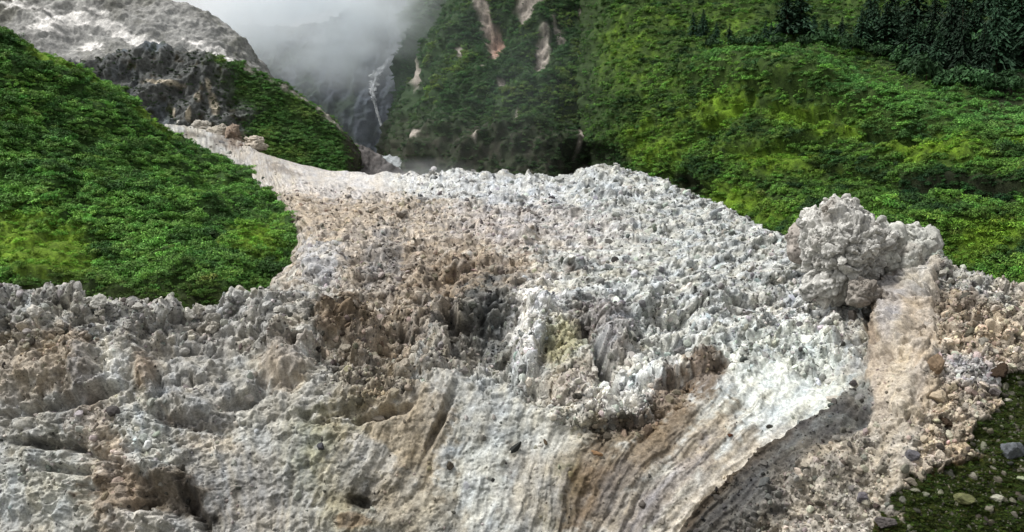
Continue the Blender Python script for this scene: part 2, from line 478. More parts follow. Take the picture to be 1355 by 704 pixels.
    # spires on the skyline
    for (x, y, rx, hgt) in [(572, 231, 3, 3.6), (606, 228, 7, 3.2), (640, 230, 6, 1.6), (665, 228, 5, 3.0), (700, 236, 3.5, 3.6), (655, 230, 9, 1.6), (880, 246, 4, 2.0), (893, 249, 3, 2.6), (545, 232, 6, 2.5), (988, 289, 3, 2.0), (101, 392, 5, 1.3), (62, 384, 10, 1.2), (142, 405, 5, 1.4), (780, 228, 10, 2.0), (820, 221, 8, 2.0)]:
        hs += .7 * hgt * np.exp(-(((PX - x + 3 * w2 + 2 * w4) / rx) ** 2) - ((PY - y) / 7) ** 2) * (PY < y + 14) * (.75 + .5 * w2 + .4 * w4)
    # crumbled sideways as well as outwards
    vec = np.stack([fbm(p / 2.1, 3, 71), fbm(p / 2.1, 3, 74), fbm(p / 2.1, 3, 77)], -1)
    flat_ = sstep(128, 160, D)[..., None] * (1 - slabs_far)[..., None]
    dirn = n * (1 - .45 * flat_) + np.array([0, -.75, 0.0]) * flat_
    dirn /= np.linalg.norm(dirn, axis=-1, keepdims=True)
    pd = p + n * hs[..., None] + dirn * h[..., None] + vec * np.array([1.3, 1.3, .6]) * (0.45 * clod + 0.22)[..., None]

    for _ in range(2):                            # crumbled edges, no needles
        a_ = pd.copy()
        a_[1:-1] = (pd[:-2] + pd[2:]) / 2
        a_[:, 1:-1] = a_[:, 1:-1] * .5 + (pd[:, :-2] + pd[:, 2:]) * .25
        pd = pd + (a_ - pd) * (.15 + .35 * clod * sstep(122, 140, D))[..., None]
    # --- colours of the stuff, with several hollows and undercuts painted darker
    base = np.empty(p.shape)
    base[:] = lin((176, 174, 166), KA)
    T = lambda *a: a
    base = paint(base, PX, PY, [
        T(880, 330, 260, 150, 20, (192, 196, 188), .9), T(520, 320, 190, 110, 15, (190, 170, 145), .9), T(700, 290, 120, 40, 10, (190, 180, 172), .7), T(440, 270, 70, 40, 10, (190, 168, 140), .8),
        T(610, 245, 150, 20, 4, (206, 211, 210), .8), T(650, 300, 50, 20, 0, (190, 176, 168), .5), T(560, 360, 90, 40, 10, (160, 136, 106), .75), T(640, 360, 80, 34, 0, (165, 140, 110), .7), T(505, 350, 26, 50, 10, (150, 148, 146), .6),
        T(425, 345, 26, 34, 0, (188, 188, 188), .8), T(440, 250, 90, 12, 6, (205, 195, 185), .9), T(405, 228, 70, 14, 8, (206, 196, 184), .95), T(470, 238, 44, 12, 6, (216, 208, 198), .95), T(330, 200, 40, 24, 30, (186, 176, 162), .9), T(270, 172, 50, 14, 8, (188, 186, 178), .9), T(375, 225, 22, 6, 20, (150, 138, 124), .8), T(300, 186, 20, 8, 20, (140, 128, 112), .8), T(248, 178, 18, 5, 0, (110, 104, 96), .8), T(312, 178, 14, 18, 0, (150, 120, 95), .6),
        T(480, 440, 70, 48, 10, (140, 114, 84), .85), T(520, 420, 60, 40, 10, (170, 148, 118), .6), T(440, 420, 50, 30, 0, (130, 105, 75), .7), T(500, 500, 50, 44, 0, (165, 148, 122), .7), T(395, 440, 22, 40, 10, (205, 200, 185), .8), T(380, 485, 40, 36, 0, (178, 158, 132), .8),
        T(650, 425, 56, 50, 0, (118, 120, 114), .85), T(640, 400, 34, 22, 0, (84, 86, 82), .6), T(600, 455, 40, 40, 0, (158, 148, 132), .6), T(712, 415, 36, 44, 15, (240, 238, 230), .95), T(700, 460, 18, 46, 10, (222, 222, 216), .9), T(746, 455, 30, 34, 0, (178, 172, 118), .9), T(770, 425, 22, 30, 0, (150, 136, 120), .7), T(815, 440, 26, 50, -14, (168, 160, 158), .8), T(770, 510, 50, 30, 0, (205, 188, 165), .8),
        T(905, 490, 110, 50, -8, (226, 230, 222), .85), T(820, 545, 80, 30, -20, (224, 220, 208), .85), T(960, 430, 110, 50, 0, (205, 208, 200), .7), T(1060, 420, 60, 40, 0, (214, 214, 206), .6), T(1040, 500, 80, 70, 0, (215, 224, 212), .9), T(990, 560, 90, 50, -30, (208, 214, 204), .8),
        T(935, 497, 26, 20, 0, (120, 88, 58), .85), T(890, 520, 36, 26, -40, (150, 112, 70), .8), T(850, 560, 46, 22, -30, (130, 104, 70), .7), T(800, 575, 70, 22, -10, (135, 112, 80), .75), T(850, 600, 110, 26, -45, (140, 110, 72), .8), T(780, 620, 70, 50, 0, (150, 130, 96), .8), T(740, 650, 30, 50, 20, (130, 128, 84), .7), T(780, 650, 40, 60, 30, (128, 98, 66), .7), T(830, 680, 60, 30, -40, (168, 152, 128), .7),
        T(930, 590, 60, 24, -45, (190, 166, 130), .8), T(960, 620, 70, 22, -50, (184, 158, 120), .7), T(880, 650, 90, 20, -48, (160, 150, 146), .7), T(910, 670, 60, 16, -48, (166, 162, 152), .7), T(820, 640, 20, 50, 35, (150, 140, 130), .5),
        T(650, 600, 70, 120, 8, (192, 196, 186), .95), T(630, 540, 44, 50, 10, (176, 178, 170), .8), T(610, 660, 60, 60, 0, (205, 208, 198), .7), T(705, 640, 40, 60, 10, (186, 178, 160), .8), T(735, 570, 36, 40, 0, (214, 210, 190), .8),
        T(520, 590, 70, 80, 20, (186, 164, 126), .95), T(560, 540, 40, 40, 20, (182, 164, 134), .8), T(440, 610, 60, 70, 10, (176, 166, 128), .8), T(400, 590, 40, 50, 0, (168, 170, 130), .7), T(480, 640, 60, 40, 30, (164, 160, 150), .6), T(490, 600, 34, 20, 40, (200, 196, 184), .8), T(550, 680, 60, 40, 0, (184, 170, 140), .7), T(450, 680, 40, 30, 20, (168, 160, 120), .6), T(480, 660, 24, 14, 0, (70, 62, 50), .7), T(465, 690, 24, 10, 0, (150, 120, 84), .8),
        T(330, 600, 80, 80, 0, (182, 180, 168), .7), T(300, 650, 70, 60, 0, (172, 168, 158), .8), T(300, 560, 60, 30, 10, (205, 204, 190), .7), T(280, 585, 40, 12, 10, (214, 200, 176), .8), T(340, 680, 40, 40, 0, (166, 160, 150), .6),
        T(50, 460, 60, 34, 0, (196, 176, 150), .5), T(75, 490, 44, 30, 0, (190, 166, 132), .85), T(100, 450, 30, 16, 0, (184, 160, 130), .8), T(150, 490, 22, 28, 0, (214, 214, 204), .9), T(192, 490, 16, 32, 0, (178, 150, 118), .8), T(120, 500, 22, 32, 10, (160, 154, 148), .8), T(20, 500, 40, 40, 0, (196, 176, 146), .7),
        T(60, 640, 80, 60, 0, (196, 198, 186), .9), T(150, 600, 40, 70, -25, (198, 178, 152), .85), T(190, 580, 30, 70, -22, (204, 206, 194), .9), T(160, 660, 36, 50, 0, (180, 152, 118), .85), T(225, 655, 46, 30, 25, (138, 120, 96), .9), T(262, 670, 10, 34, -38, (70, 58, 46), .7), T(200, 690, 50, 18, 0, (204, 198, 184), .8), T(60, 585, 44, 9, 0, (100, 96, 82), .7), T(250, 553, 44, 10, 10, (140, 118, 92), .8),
        T(240, 440, 100, 30, 0, (178, 172, 160), .6), T(300, 430, 60, 30, 0, (186, 182, 172), .6), T(260, 520, 60, 40, 20, (176, 172, 162), .7),
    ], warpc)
    # rib of dark rubble, gravel, tan scree, moss
    ribd = rib * (1 - sstep(110, 175, PX - xr + warpc * 60)) * sstep(465, 530, PY + 30 * w1) * (.8 + .2 * sstep(-.3, .3, w2 + .6 * w4))
    base = base * (1 - ribd[..., None]) + lin((84, 82, 79), KA) * ribd[..., None]
    gr = rib * sstep(-.1, .35, w1 * 0.9 + 0.35 * w2 + 0.5 * sstep(1040, 1100, PX) - 0.1 + .5 * sstep(60, 130, PX - xr)) * sstep(45, 90, PX - xr)
    base = base * (1 - gr[..., None] * .9) + lin((184, 175, 160), KA) * gr[..., None] * .9
    edge = np.exp(-((PX - xr - 12) / 14) ** 2) * rib * sstep(540, 620, PY)
    base = base * (1 - .8 * edge[..., None]) + lin((84, 74, 62), KA) * .8 * edge[..., None]
    st = sstep(0.0, 0.6, np.exp(-((PX - xr + 22) / 18) ** 2) * sstep(540, 590, PY) * (1 - rib))
    base = base * (1 - .7 * st[..., None]) + lin((208, 200, 186), KA) * .7 * st[..., None]
    sc = scree * sstep(365, 395, PY + 14 * w2)
    base = base * (1 - sc[..., None]) + lin((190, 177, 158), KA) * sc[..., None]
    base = paint(base, PX, PY, [T(1275, 490, 46, 22, 10, (190, 188, 188), .8), T(1270, 400, 40, 20, 20, (150, 128, 104), .6), T(1225, 400, 20, 24, 0, (140, 120, 98), .5), T(1300, 385, 50, 12, 22, (196, 194, 184), .7)], warp)
    base = base * (1 - slab[..., None]) + lin((188, 176, 160), KA) * slab[..., None]
    base = paint(base, PX, PY, [T(1190, 400, 14, 60, 8, (186, 178, 172), .7), T(1160, 430, 8, 50, 0, (150, 124, 98), .7), T(1193, 540, 16, 90, 4, (205, 188, 160), .85), T(1215, 365, 20, 26, 0, (206, 202, 190), .7)], warp * .6)
    # --- tonal life: each clod a little different, streaks, stains
    k = 1 + 0.30 * (R1 - 0.5) * clod + 0.55 * (R2 - 0.5) * clod + 0.40 * (R3 - 0.5) * cl3 + 0.20 * w1 + 0.26 * w2 + 0.42 * w4 + 0.26 * streak * smear * stk + 0.40 * streak2 * smear * stk + .3 * (Re - .5) * brk
    k *= 1 - 0.16 * fbm(p / 0.8, 3, 81)
    k = 1 + (k - 1) * (1 - .65 * slab)
    base = base * np.clip(k, 0.25, 1.7)[..., None]
    hue = fbm(p / 4.0, 3, 91)
    hue2 = fbm(np.stack([sx / 14.0, PY / 70.0, np.ones_like(PX) * 5], -1), 3, 95)
    base = base * (1 + np.stack([0.09 * hue + .07 * hue2, 0.025 * hue + 0.02 * hue2, -0.09 * hue - .08 * hue2], -1))
    # dark flecks painted in, standing in for shadows between the blocks
    fl = ((R3 > 0.93) & (F1c < 0.33)) * (0.6 * (1 - green))
    base = base * (1 - fl[..., None] * .7)
    mossy = lin((64, 76, 26), KA * .5) * (1 + 0.5 * w2 + 0.4 * fbm(p / .7, 3, 97))[..., None]
    mossy = mossy * (1 + np.stack([.35 * w1, 0 * w1, 0 * w1], -1))
    bare = sstep(0.72, 1.0, fbm(p / 1.4, 4, 98) + 0.25 * w2)
    mossy = mossy * (1 - bare[..., None] * .85) + lin((150, 145, 128), KA) * bare[..., None] * .85
    base = base * (1 - green[..., None]) + mossy * green[..., None]
    # brown soil along the moss margin
    so_ = np.exp(-((PX - xg + w2 * 34 - 2) / 9) ** 2) * sstep(0, .5, w1 + .1) * sstep(480, 500, PY)
    base = base * (1 - .8 * so_[..., None]) + lin((66, 48, 32), KA) * .8 * so_[..., None]
    base = np.clip(base, 0.004, 0.85)
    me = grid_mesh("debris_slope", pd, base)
    link("debris_slope", me, M_DEBRIS, kind='structure', label="bare grey and tan landslide tongue filling the valley floor")
    return dict(PX=PX, PY=PY, D=D, p=pd, n=n, col=base, clod=clod, green=green, slab=slab, scree=scree, rib=rib, sf=slabs_far)

DEB = build_debris()

# ================================================================== GREEN SLOPES AND MOUNTAINS
def veg_surface(name, ctrl, step, rowstep, relief, colour_fn, mat, label, kind='structure'):
    PX, PY, D = loft(ctrl, step, rowstep)
    p = P(PX, PY, D)
    n = gnormals(p)
    if (n @ np.array([0, -0.6, 0.8])).mean() < 0:
        n = -n
    h, vec = relief(p, PX, PY)
    p2 = p + n * h[..., None]
    if vec is not None:
        p2 = p2 + vec
    col, mask, tint = colour_fn(p2, PX, PY)
    link(name, grid_mesh(name, p2, np.clip(col, .002, .8)), mat, kind=kind, label=label)
    return dict(PX=PX, PY=PY, D=D, p=p2, n=n, mask=mask, tint=tint, col=col)

DEEP, MIDG, YELL, OLIV, SOIL = (66, 104, 50), (104, 146, 68), (124, 142, 26), (84, 92, 26), (40, 42, 26)
def mixc(a, b, t):
    return a * (1 - t[..., None]) + b * t[..., None]

def T_(rows):          # columns -> rows
    return [[c[r] for c in rows] for r in range(len(rows[0]))]

# ---- left hillside
def relief_left(p, PX, PY):
    h = fbm(p / 38.0, 3, 101) * 5.0 + fbm(p / 12.0, 3, 103, .5, 1) * 3.0 + fbm(p / 3.0, 3, 105, .5, 1) * 0.7
    return h, None
def col_left(p, PX, PY):
    w = fbm(p / 22.0, 4, 111)
    w2 = fbm(p / 6.0, 3, 113)
    meadow = np.zeros_like(PX)
    for (x, y, rx, ry, an, s) in [(40, 320, 95, 62, 8, 1), (70, 70, 50, 20, 38, .8), (205, 165, 40, 8, 38, .8), (130, 110, 30, 12, 40, .5), (340, 315, 50, 30, -10, .8), (300, 240, 40, 16, 20, .35), (220, 330, 60, 24, 0, .35), (120, 230, 60, 16, 20, .3), (10, 150, 40, 16, 20, .4), (130, 300, 60, 20, 10, .4)]:
        a = math.radians(an)
        u = ((PX - x) * math.cos(a) + (PY - y) * math.sin(a)) / rx
        v = (-(PX - x) * math.sin(a) + (PY - y) * math.cos(a)) / ry
        meadow = np.maximum(meadow, s * np.exp(-(u * u + v * v) ** 1.5))
    w3 = fbm(p / 2.2, 3, 115, .6)
    meadow = sstep(.2, .95, meadow + .34 * w + .3 * w2 + .3 * w3)
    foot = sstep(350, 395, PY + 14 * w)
    c = mixc(lin((54, 80, 36), .8) * np.ones(p.shape), lin((100, 128, 38), .85), meadow)  # ground painted darker under the shrubs, so gaps between them read as shaded
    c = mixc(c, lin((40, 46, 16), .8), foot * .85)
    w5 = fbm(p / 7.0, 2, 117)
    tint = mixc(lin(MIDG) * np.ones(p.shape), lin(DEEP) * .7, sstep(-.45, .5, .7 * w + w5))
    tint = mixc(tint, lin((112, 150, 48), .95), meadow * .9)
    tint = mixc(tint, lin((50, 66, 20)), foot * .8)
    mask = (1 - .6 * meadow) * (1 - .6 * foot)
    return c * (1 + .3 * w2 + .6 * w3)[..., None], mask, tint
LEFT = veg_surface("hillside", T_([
    [(-120,470,150),(-120,400,165),(-120,300,185),(-120,200,205),(-120,80,230),(-120,-60,260),(-120,-40,320)],
    [(10,465,155),(0,400,168),(-5,300,190),(-10,200,212),(-5,110,236),(5,28,265),(0,50,320)],
    [(100,462,160),(95,400,172),(85,310,194),(75,215,220),(70,130,248),(72,70,275),(60,95,330)],
    [(190,460,165),(185,400,176),(175,325,198),(165,245,225),(152,170,255),(142,115,285),(125,140,340)],
    [(280,455,170),(275,398,182),(265,330,203),(250,265,230),(228,214,262),(205,164,300),(190,190,350)],
    [(345,440,178),(340,388,190),(330,330,210),(312,275,238),(283,236,272),(252,192,312),(235,215,360)],
    [(388,420,190),(384,370,202),(374,318,222),(355,268,250),(326,240,282),(292,206,322),(270,230,370)],
    [(402,395,205),(402,352,216),(396,306,236),(378,262,264),(350,243,296),(314,212,334),(295,236,380)],
    [(404,400,228),(402,360,240),(395,318,262),(378,278,290),(352,242,322),(318,228,360),(298,250,400)],
    [(396,420,250),(392,385,266),(384,350,290),(366,312,318),(340,276,350),(312,252,386),(290,275,430)],
]), 2.2, 2.2, relief_left, col_left, M_VEG, "steep shrub covered hillside beside the pale landslide tongue")

# ---- right near buttress
def relief_right(p, PX, PY):
    h = fbm(p / 60.0, 3, 121) * 7.0 + fbm(p / 16.0, 3, 123, .5, 1) * 3.2 + fbm(p / 4.0, 4, 125, .6) * 1.4
    h += bumps(PX, PY, [(1000, 105, 120, 20, 4, 10), (1160, 145, 110, 16, 12, 9), (1040, 150, 90, 8, 4, -4), (1180, 178, 90, 7, 8, -5), (1290, 250, 90, 16, 4, -4), (1060, 190, 80, 12, -10, -4), (905, 240, 40, 14, 20, -3), (790, 205, 26, 26, 0, -4), (840, 120, 40, 60, 0, 4), (1240, 195, 80, 16, 5, 3), (1150, 230, 60, 20, 10, -4), (1260, 290, 60, 30, 0, 4), (960, 160, 50, 12, -30, -4)], 0 * PX)
    return h, None
def col_right(p, PX, PY):
    w = fbm(p / 34.0, 4, 131)
    w2 = fbm(p / 9.0, 3, 133)
    m = np.zeros_like(PX)
    for (x, y, rx, ry, an, s) in [(1240, 195, 90, 22, 4, 1), (960, 150, 60, 26, -10, .9), (1080, 160, 90, 18, 4, .9), (1010, 205, 110, 26, 10, .75), (792, 70, 20, 60, 4, .45), (840, 70, 60, 60, 0, .5), (880, 190, 80, 40, 0, .6), (960, 260, 80, 26, 14, .65), (1300, 320, 80, 30, -20, .8), (1160, 255, 60, 20, 10, .4), (940, 40, 80, 30, 0, .4), (1340, 185, 30, 8, 0, .9)]:
        a = math.radians(an)
        u = ((PX - x) * math.cos(a) + (PY - y) * math.sin(a)) / rx
        v = (-(PX - x) * math.sin(a) + (PY - y) * math.cos(a)) / ry
        m = np.maximum(m, s * np.exp(-(u * u + v * v) ** 1.5))
    w3 = fbm(p / 3.2, 3, 135, .6)
    m = sstep(.16, 1.05, m + .42 * w + .36 * w2 + .3 * w3)
    dark = np.zeros_like(PX)
    for (x, y, rx, ry, an, s) in [(1270, 245, 110, 20, 3, 1), (1250, 55, 130, 50, 8, 1), (905, 240, 30, 16, 20, 1), (795, 212, 40, 26, 0, 1), (1100, 215, 50, 16, 0, .5), (1150, 320, 80, 30, 10, .55), (1340, 90, 60, 50, 0, 1)]:
        a = math.radians(an)
        u = ((PX - x) * math.cos(a) + (PY - y) * math.sin(a)) / rx
        v = (-(PX - x) * math.sin(a) + (PY - y) * math.cos(a)) / ry
        dark = np.maximum(dark, s * np.exp(-(u * u + v * v) ** 1.5))
    dark = sstep(.25, .8, dark + .15 * w)
    c = mixc(lin((56, 76, 32), .8) * np.ones(p.shape), lin((94, 122, 32), .85), m)  # shrub ground darker than meadow: shade of the gaps put into its colour
    c = mixc(c, lin((32, 36, 22), .8), dark * .9)
    w5 = fbm(p / 11.0, 2, 137)
    tint = mixc(lin((88, 124, 50)) * np.ones(p.shape), lin((40, 66, 34)), sstep(-.35, .35, w5 + .3 * w2))
    tint = mixc(tint, lin((104, 136, 36), .95), m * .9)
    tint = mixc(tint, lin((24, 50, 26)), dark * .9)
    cor = (1 - sstep(770, 850, PX + 20 * w))
    tint = mixc(tint, lin((64, 94, 46)), cor * .6)
    c = mixc(c, lin((46, 64, 34), .8), cor * .6)
    ferns = np.exp(-((PY - np.interp(PX, [900, 960, 1060, 1150, 1355], [95, 85, 70, 135, 150])) / 30) ** 2) * sstep(900, 960, PX)
    tint = mixc(tint, lin((90, 136, 66)), ferns * .7)
    mask = np.clip((1 - .42 * m) * (1 - .25 * dark) + ferns * .6, 0, 1)
    return c * (1 + .35 * w2 + .7 * w3)[..., None], mask, tint
RIGHT_S = veg_surface("mountainside", T_([
    [(775,290,620),(770,225,640),(765,180,655),(760,120,680),(760,60,705),(762,10,730),(765,-60,770),(765,-160,830)],
    [(790,265,505),(783,215,520),(775,180,530),(768,120,550),(770,60,575),(776,10,600),(780,-60,650),(780,-160,730)],
    [(810,262,455),(806,215,468),(800,180,480),(795,120,500),(797,60,525),(800,10,550),(800,-60,610),(800,-160,700)],
    [(870,270,415),(868,225,425),(866,185,438),(864,130,458),(864,75,485),(864,20,515),(864,-50,580),(864,-160,680)],
    [(950,320,365),(950,260,378),(950,205,392),(950,145,412),(950,95,440),(950,45,490),(950,-40,560),(950,-160,660)],
    [(1040,360,315),(1040,295,330),(1040,230,348),(1040,160,372),(1040,88,405),(1040,52,460),(1040,-30,540),(1040,-160,650)],
    [(1130,390,285),(1130,325,300),(1130,255,318),(1130,185,342),(1130,125,372),(1130,75,430),(1130,-20,520),(1130,-160,640)],
    [(1220,410,255),(1220,345,270),(1220,275,288),(1220,205,312),(1220,150,340),(1220,95,400),(1220,0,490),(1220,-160,620)],
    [(1310,425,235),(1310,365,248),(1310,295,266),(1310,220,290),(1310,160,318),(1310,105,375),(1310,10,470),(1310,-160,600)],
    [(1420,440,220),(1420,385,232),(1420,310,250),(1420,235,272),(1420,170,300),(1420,115,355),(1420,15,450),(1420,-160,580)],
    [(1560,460,205),(1560,405,217),(1560,330,234),(1560,250,256),(1560,180,284),(1560,125,335),(1560,20,430),(1560,-160,560)],
]), 2.4, 2.2, relief_right, col_right, M_VEG, "steep mountainside of shrubs and yellow green grass beyond the landslide")

# ---- green cliff further up the valley
def relief_cliff(p, PX, PY):
    q = p.copy(); q[..., 2] *= 0.35
    h = fbm(q / 55.0, 4, 141, .5, 2) * 16.0 + fbm(p / 20.0, 3, 143, .5, 1) * 4.5 + fbm(p / 7.0, 3, 145) * 1.6
    h += bumps(PX, PY, [(648, 40, 26, 50, -10, -10), (720, 66, 18, 30, 0, -8), (550, 100, 10, 40, 10, -5), (700, 180, 60, 40, 0, 8), (600, 190, 50, 30, 0, 6), (775, 210, 40, 30, 0, -10), (670, 100, 12, 20, 0, -5)], 0 * PX)
    return h, None
def rockmask(PX, PY, w, w2):
    rk = np.zeros_like(PX)
    for (x, y, rx, ry, an) in [(640, 14, 9, 26, -8), (650, 42, 14, 24, -10), (697, 8, 16, 12, -30), (695, 20, 8, 12, 20), (718, 66, 10, 24, 8), (738, 40, 6, 20, -20), (553, 96, 5, 22, 8), (607, 66, 5, 8, 0), (663, 106, 5, 10, 0), (768, 20, 4, 8, 0), (708, 3, 12, 8, 0), (766, 188, 4, 14, 10), (566, 190, 7, 8, 40), (640, 88, 3, 8, 10), (638, 190, 3, 12, 20), (685, 155, 2.5, 14, 5), (780, 215, 8, 6, 0)]:
        a = math.radians(an)
        u = ((PX - x) * math.cos(a) + (PY - y) * math.sin(a)) / rx
        v = (-(PX - x) * math.sin(a) + (PY - y) * math.cos(a)) / ry
        rk = np.maximum(rk, 1 - sstep(.6, 1.3, np.sqrt(u * u + v * v) + .5 * w2 + .3 * w))
    return rk
def col_cliff(p, PX, PY):
    w = fbm(p / 45.0, 4, 151)
    w2 = fbm(p / 14.0, 3, 153)
    low = sstep(120, 215, PY + 24 * w)
    c = mixc(lin((48, 68, 38), .8) * np.ones(p.shape), lin((56, 60, 46), .8), low * .8)
    hi = sstep(.1, .6, w + .4 * w2 + .5 * np.exp(-((PX - 575) / 30) ** 2 - ((PY - 125) / 20) ** 2) + .3 * np.exp(-((PX - 720) / 60) ** 2 - ((PY - 130) / 40) ** 2))
    tint = mixc(lin((54, 84, 44)) * np.ones(p.shape), lin((92, 116, 52)), hi * (1 - .6 * low))
    tint = mixc(tint, lin((50, 64, 40)), low * .7)
    w3 = fbm(p / 5.0, 3, 155, .6)
    rk = rockmask(PX, PY, w2, w3)
    warm = np.exp(-((PX - 655) / 16) ** 2 - ((PY - 46) / 26) ** 2)
    rc = mixc(lin((164, 156, 146), .75) * np.ones(p.shape), lin((172, 136, 118), .75), warm) * (1 + .9 * w3 + .5 * vnoise(p * np.array([.5, .5, .12]), 159))[..., None]
    c = mixc(c, rc, rk)
    bare = sstep(.55, .9, fbm(p / 12.0, 3, 157, .5, 2) + low * .35)
    c = mixc(c, lin((66, 62, 54), .8), bare * .6 * (1 - rk))
    mask = (1 - rk) * (1 - .4 * low) * (1 - .5 * bare)
    mask[rk > .15] = 0
    return c, mask, tint
CLIFF = veg_surface("cliff", T_([
    [(500,300,760),(508,235,770),(512,190,790),(516,140,820),(530,80,850),(535,20,880),(560,-50,920),(590,-160,960)],
    [(512,290,690),(518,228,700),(526,190,712),(532,150,730),(548,95,755),(574,35,785),(603,-40,830),(633,-160,890)],
    [(532,285,610),(537,226,622),(543,185,640),(551,140,660),(567,85,690),(592,25,720),(618,-50,770),(650,-160,840)],
    [(570,280,560),(574,228,572),(580,185,592),(588,135,615),(600,80,645),(616,20,680),(640,-50,730),(670,-160,810)],
    [(640,275,530),(642,228,545),(646,185,565),(650,135,590),(656,80,622),(664,20,660),(680,-50,710),(700,-160,790)],
    [(710,275,520),(711,228,536),(713,185,556),(716,135,582),(720,80,615),(725,20,652),(735,-50,700),(750,-160,780)],
    [(775,275,530),(775,228,546),(776,185,566),(777,135,592),(780,80,625),(784,20,662),(790,-50,710),(800,-160,790)],
    [(850,275,560),(850,228,576),(850,185,596),(850,135,620),(850,80,652),(850,20,690),(855,-50,740),(860,-160,820)],
]), 1.8, 1.8, relief_cliff, col_cliff, M_VEG, "dark green valley cliff with bare pale rock scars")

# ---- spur on the left, dark rock face and green flank
def relief_spur(p, PX, PY):
    face = 1 - sstep(300, 340, PX - (PY - 120) * .25)
    h = fbm(p / 30.0, 4, 161, .5, 2) * (3.0 + 5.0 * face) + fbm(p * np.array([1, 1, .5]) / 9.0, 4, 163, .55, 2) * (1.2 + 1.6 * face) + fbm(p / 3.5, 4, 165, .65) * 1.4
    return h, None
def col_spur(p, PX, PY):
    w = fbm(p / 26.0, 4, 171)
    w2 = fbm(p / 8.0, 4, 173, .6)
    face = 1 - sstep(-22, 26, PX - 300 - (PY - 120) * .32 + 40 * w + 14 * w2)
    rock = lin((96, 98, 96), .8) * np.ones(p.shape)
    rock = mixc(rock, lin((104, 112, 120), .8), sstep(.0, .5, w) * np.exp(-((PX - 190) / 50) ** 2))
    rock = mixc(rock, lin((70, 66, 56), .8), sstep(.1, .5, w2))
    pale = np.zeros_like(PX)
    for (x, y, rx, ry, an) in [(262, 135, 5, 8, 0), (250, 158, 4, 9, 10), (230, 150, 3, 8, 0), (283, 142, 6, 16, -20), (276, 118, 4, 12, -10), (215, 112, 30, 4, 10), (320, 190, 6, 10, 0)]:
        a = math.radians(an)
        u = ((PX - x) * math.cos(a) + (PY - y) * math.sin(a)) / rx
        v = (-(PX - x) * math.sin(a) + (PY - y) * math.cos(a)) / ry
        pale = np.maximum(pale, 1 - sstep(.5, 1.2, np.sqrt(u * u + v * v) + .6 * w2))
    rock = mixc(rock, lin((188, 178, 158), .75), pale)
    rock = rock * (1 + .5 * fbm(p / 4.0, 4, 175, .65) + .5 * fbm(p * np.array([1, 1, .4]) / 1.8, 4, 176, .6))[..., None]
    mossg = sstep(.2, .5, w + .5 * w2) * .7
    rock = mixc(rock, lin((44, 54, 28), .8), mossg * (1 - pale))
    veg = mixc(lin((56, 78, 40), .8) * np.ones(p.shape), lin((84, 106, 56), .8), sstep(-.1, .5, w))
    c = mixc(veg, rock, face)
    sky_ = np.interp(PX, [60, 140, 200, 270, 330, 400, 450, 470], [100, 84, 68, 78, 92, 130, 172, 205])
    crest = np.exp(-((PY - sky_ - 1) / 3.5) ** 2) * (PX > 322) * sstep(-.25, .3, w2 + .4 * w)
    c = mixc(c, lin((176, 170, 160), .8), np.clip(crest * (1 + w2), 0, 1))
    end = sstep(445, 462, PX - (PY - 190) * .1 + 6 * w)
    c = mixc(c, lin((72, 68, 58), .8), end * .8)
    tint = mixc(lin((76, 112, 56)) * np.ones(p.shape), lin((112, 140, 70)), sstep(-.1, .45, w))
    tint = mixc(tint, lin((42, 58, 34)), face)
    mask = (1 - .6 * face) * (1 - crest) * (1 - .6 * end)
    return c, mask, tint
SPUR = veg_surface("mountain_spur", T_([
    [(40,300,430),(40,230,440),(40,180,450),(40,130,462),(40,100,472),(40,115,520)],
    [(135,290,425),(138,225,436),(140,180,446),(140,130,456),(140,84,468),(140,98,520)],
    [(200,290,420),(200,230,432),(200,185,442),(200,125,454),(200,68,468),(200,84,520)],
    [(270,290,425),(270,235,436),(270,190,446),(270,135,460),(270,78,474),(270,94,525)],
    [(330,290,432),(330,240,444),(330,200,454),(330,145,468),(332,92,484),(334,106,535)],
    [(395,285,440),(395,245,452),(395,215,462),(397,172,478),(400,130,496),(402,142,545)],
    [(440,280,448),(440,245,460),(442,222,470),(446,195,486),(450,172,506),(452,184,555)],
    [(464,275,462),(466,248,474),(468,235,484),(470,218,500),(472,202,522),(474,212,565)],
    [(474,278,500),(476,255,510),(477,245,520),(477,232,535),(477,220,550),(478,232,590)],
]), 1.3, 1.2, relief_spur, col_spur, M_ROCKFAR, "mountain spur with a dark rock face and a green flank")

